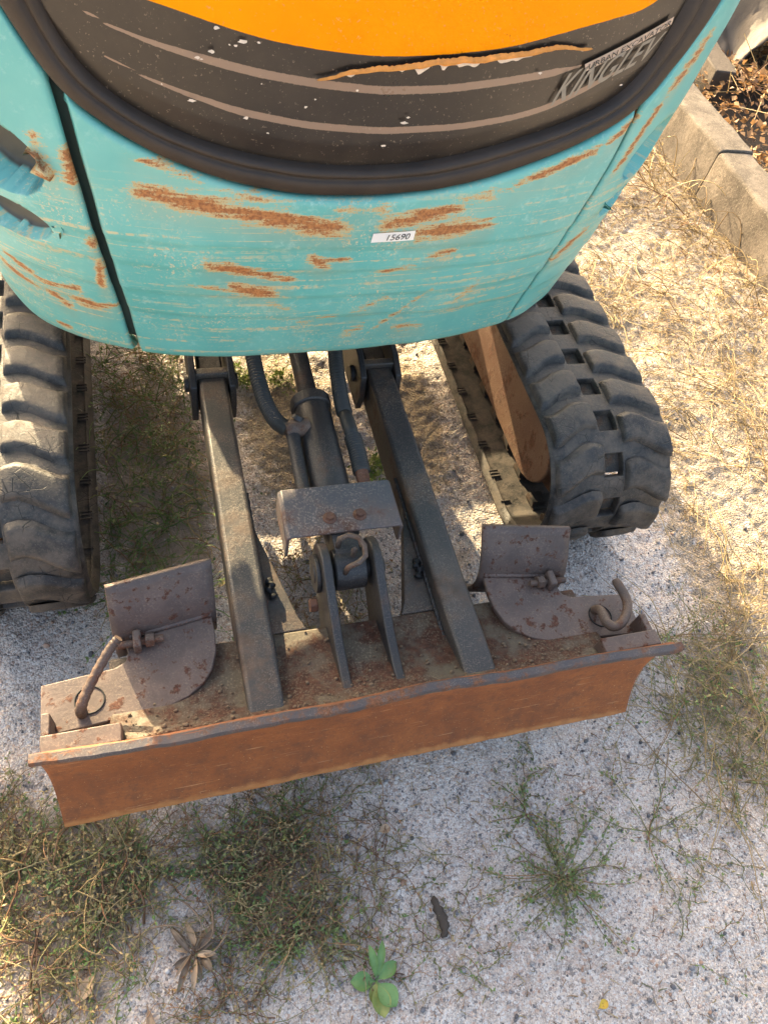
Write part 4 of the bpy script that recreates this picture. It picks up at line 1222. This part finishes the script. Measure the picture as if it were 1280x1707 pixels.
parts = weed_parts(scatter(U_, 110), (.04, .12), OLIVE + BROWN + STRAW[:1], OLIVE + BROWN, 5, .009, .25, (.006, .03))
for q in [(-.10, 1.03), (-.08, 1.00), (.19, .70), (.17, .66), (.0, 1.0)]:
    X = np.array(q) + rng.normal(0, .014, (26, 2))
    parts += weed_parts(X, (.02, .06), GREENS, [(.20, .28, .05), (.16, .24, .05), (.27, .30, .08)], 6, .012, .15, (.01, .03))
tag(combine('weed_mat', parts, M['plant']), 'scattered weeds on the ground under the cylinder and arms', 'weeds', None, 'stuff')
H_ = [(-.10, .06), (.2, .06), (.42, -.06), (.2, -.45), (-.05, -.42), (-.1, -.15)]
parts = weed_parts(scatter(H_, 60, (.1, 95, .45)), (.03, .10), BROWN + OLIVE, GREENS + OLIVE, 9, .007, .35, (.003, .012))
parts += weed_parts(scatter([(.3, .0), (.62, .05), (.62, -.40), (.35, -.45)], 30, (.1, 96, .5)), (.03, .12), BROWN + OLIVE, GREENS + OLIVE, 9, .007, .3, (.003, .012))
tag(combine('weed_mat', parts, M['plant']), 'sparse tiny weed sprigs creeping over the bare gravel', 'weeds', None, 'stuff')
G_ = [(.80, .62), (.92, .35), (.90, .12), (1.05, .05), (1.35, .6), (1.66, 1.0), (1.66, 2.1), (1.15, 2.1), (.78, 1.3)]
pd = scatter(G_, 1500, (.22, 97, .22)); 
parts = weed_parts(pd, (.03, .12), STRAW, STRAW, 4, .007, .28, (.004, .03), rad=.0009)
parts += weed_parts(scatter(G_, 420, (.25, 98, .3)), (.10, .26), STRAW, STRAW, 1, .008, .09, (.01, .06), rad=.0012)
W_ = [(1.42, 1.15), (1.66, 1.05), (1.66, 2.05), (1.45, 2.0)]
parts += weed_parts(scatter(W_, 60), (.10, .28), STRAW + BROWN[:1], STRAW, 2, .012, .12, (.04, .16), rad=.0016)
tag(combine('dry_straw', parts, M['plant']), 'sunlit yellow dry straw and dead stems strewn beside the track', 'straw', None, 'stuff')

# leaf litter behind the kerb
def litter():
    n = 3800
    q = scatter([(1.83, 1.3), (2.35, 1.5), (2.9, 2.9), (2.2, 3.2), (1.95, 2.6)], n)
    z = .075 + .10 * np.clip((q[:, 0] - 2.1) / 1.2, 0, 1) + rng.uniform(0, .05, n) + .10 * np.exp(-((q[:, 0] - 2.12) / .12) ** 2 - ((q[:, 1] - 2.25) / .25) ** 2)
    c = np.stack([q[:, 0], q[:, 1], z], -1); d = rng.normal(0, 1, (n, 3)); d[:, 2] *= .5; nr = rng.normal(0, .5, (n, 3)); nr[:, 2] += .8
    L = rng.uniform(.015, .035, n)
    parts = [leaves(c, d, nr, L, L * rng.uniform(.2, .4, n), pick([(.36, .20, .08), (.28, .15, .06), (.45, .27, .12), (.18, .10, .05)], n))]
    parts += [tubes(np.stack([c[:250], c[:250] + d[:250] * .05, c[:250] + d[:250] * .10], 1), np.full((250, 3), .0018), pick(STRAW + BROWN, 250))]
    tag(combine('leaf_litter', parts, M['plant']), 'heap of brown fallen leaves behind the concrete kerb', 'leaves', None, 'stuff')
litter()

# prostrate weed with stems that radiate from one crown
def radial_weed(c, n, Lr, label):
    t = bpy.data.objects.new('prostrate_weed', None); COL.objects.link(t); t.location = (c[0], c[1], 0); t.empty_display_size = .05
    tag(t, label, 'weed')
    ang = np.linspace(0, 2 * math.pi, n, endpoint=False) + rng.normal(0, .25, n); L = rng.uniform(*Lr, n); k = 16
    P = runners(np.repeat(np.array([c]), n, 0), ang, L, k, .13, rng.uniform(.003, .016, n))
    off = np.array([c[0], c[1], 0.])
    v, f, cc = tubes(P - off, np.linspace(.0013, .0006, k)[None].repeat(n, 0), pick(OLIVE + BROWN, n)); combine('stems', [(v, f, cc)], M['plant'], t)
    m = n * 34; idx = rng.integers(0, n, m); kk = rng.integers(2, k, m)
    cpos = P[idx, kk] - off; d = P[idx, kk] - P[idx, kk - 1]; d /= np.linalg.norm(d, axis=1, keepdims=True); sd = rng.normal(0, 1, (m, 3)); sd[:, 2] = abs(sd[:, 2])
    LL = rng.uniform(.004, .010, m); nr = rng.normal(0, .4, (m, 3)); nr[:, 2] = 1
    o = combine('foliage', [leaves(cpos + sd * .003, d * .6 + sd * .7, nr, LL, LL * .26, pick(GREENS + OLIVE, m))], M['plant'], t); o['kind'] = 'stuff'
radial_weed((.300, -.235), 34, (.06, .17), 'green prostrate weed with stems radiating over bare gravel')
radial_weed((.275, -.12), 9, (.04, .10), 'small reddish sprawling weed sprig close below the blade')
radial_weed((.50, -.20), 6, (.08, .20), 'thin weed with a few very long trailing stems')

# plantain
def leaf_obj(name, parent, base, ang, L, W, lift, cup, mat, curl=0.0):
    nu, nv = 9, 5
    u = np.linspace(0, 1, nu); v = np.linspace(-1, 1, nv)
    U, Vv = np.meshgrid(u, v, indexing='ij')
    wd = W * (np.sin(math.pi * np.clip((U - .12) / .88, 0, 1)) ** .8 + .08)
    x = U * L; y = Vv * wd; z = lift * np.sin(U * math.pi * .6) * L + cup * Vv ** 2 * wd - curl * U ** 2 * L + .0012 * np.sin(Vv * 7 + U * 3)
    ca, sa = math.cos(ang), math.sin(ang)
    P = np.stack([base[0] + ca * x - sa * y, base[1] + sa * x + ca * y, base[2] + z], -1)
    me = np_mesh(name, P.reshape(-1, 3), grid_faces(nu, nv))
    return link(name, me, mat, parent)
def m_leaf(name, a, b, spot):
    t = NT(name); v = t.coord()
    c = t.mix(t.ramp(t.noise(v, 40, 5), .35, .65), a, b)
    c = t.mix(t.math('MULTIPLY', t.ramp(t.noise(v, 160, 4), .62, .68), .7), c, spot)
    t.bump(t.noise(v, 150, 4), .3, .002)
    return t.out(Base_Color=c, Roughness=.5)
LG = m_leaf('plantain_green', (.10, .20, .055), (.15, .27, .085), (.16, .12, .05))
LY = m_leaf('plantain_yellowing', (.18, .24, .06), (.30, .30, .08), (.22, .13, .05))
LD = m_leaf('dead_leaf', (.15, .10, .065), (.24, .175, .11), (.10, .06, .04))
LT = m_leaf('pale_dead_leaf', (.40, .27, .16), (.48, .34, .21), (.22, .12, .06))
LO = m_leaf('yellow_leaf', (.62, .42, .04), (.55, .34, .03), (.3, .16, .03))
pt = bpy.data.objects.new('plantain_plant', None); COL.objects.link(pt); pc = (-.055, -.308); pt.location = (*pc, float(gh(*pc))); pt.empty_display_size = .04
tag(pt, 'small plantain rosette with broad green leaves on gravel', 'plant')
for a, L, W, li, cu, m_ in ((168, .042, .013, .25, .4, LG), (232 + 40, .050, .014, .10, .3, LY), (300, .046, .015, .18, .4, LG), (28, .040, .010, .45, .5, LG), (70, .055, .006, .55, .6, LG), (95, .050, .006, .7, .6, LG), (245, .030, .008, .05, .2, LY)):
    leaf_obj('leaf', pt, (0, 0, .004), R(a), L, W, li, cu, m_, .05)
dr = bpy.data.objects.new('withered_rosette', None); COL.objects.link(dr); dc = (-.325, -.205); dr.location = (*dc, float(gh(*dc))); dr.empty_display_size = .04
tag(dr, 'withered brown plantain rosette with curled dead leaves', 'plant')
for k in range(17):
    leaf_obj('dead_leaf', dr, (rng.normal(0, .004), rng.normal(0, .004), .005), k * 2.4 + rng.normal(0, .2), rng.uniform(.025, .060), rng.uniform(.002, .006), rng.uniform(.0, .5), rng.uniform(.5, 1.4), LD if k % 3 else LT, rng.uniform(.0, .25))
for k in range(4):
    a = .2 + k * .75; L = rng.uniform(.06, .10); mb = MB()
    mb.tube(spline([(0, 0, .005), (math.cos(a - .5) * L * .4, math.sin(a - .5) * L * .4, .024), (math.cos(a) * L * .75, math.sin(a) * L * .75, .018), (math.cos(a + .3) * L, math.sin(a + .3) * L, .012)], 20), [.0008] * 8 + [.0014, .0018] * 5 + [.0012, .0006], 7)
    mb.build('seed_stalk', LD, dr, smooth=True)
def loose_leaf(c, ang, L, W, mat, label, group=None):
    o = leaf_obj('fallen_leaf', None, (0, 0, 0), 0, L, W, .12, .6, mat, .04)
    o.location = (c[0], c[1], float(gh(*c)) + .006); o.rotation_euler = (.05, .05, ang)
    so = o.modifiers.new('thick', 'SOLIDIFY'); so.thickness = .0006
    tag(o, label, 'leaf')
loose_leaf((.0, -.094), .2, .022, .007, LT, 'pale tan fallen leaf in front of the blade')
loose_leaf((.288, -.430), .4, .020, .006, LO, 'bright yellow fallen leaf on bare gravel')
loose_leaf((-.50, -.235), .9, .045, .009, LT, 'long tan dead leaf among the dried knotweed')
loose_leaf((-.40, -.255), 4.9, .060, .006, LD, 'curled grey brown dead leaf below the withered rosette')
def bark():
    V = []; n = 14
    for i in range(n):
        u = i / (n - 1); w_ = .008 * math.sin(math.pi * (.12 + .8 * u)) + .002 * math.sin(i * 2.3)
        for t_ in (-1, -.3, .4, 1): V.append((t_ * w_ + .004 * math.sin(u * 5), u * .062, .004 * (1 - t_ * t_) + .0015 * math.sin(i * 1.7 + t_ * 3)))
    o = link('bark_strip', np_mesh('bark_strip', V, grid_faces(n, 4)), M['wood'])
    o.modifiers.new('thick', 'SOLIDIFY').thickness = .002
    o.location = (.070, -.275, float(gh(.07, -.25)) + .005); o.rotation_euler = (0, 0, -.05)
    tag(o, 'narrow brown strip of bark lying on gravel', 'bark')
bark()

scene.render.engine = 'CYCLES'
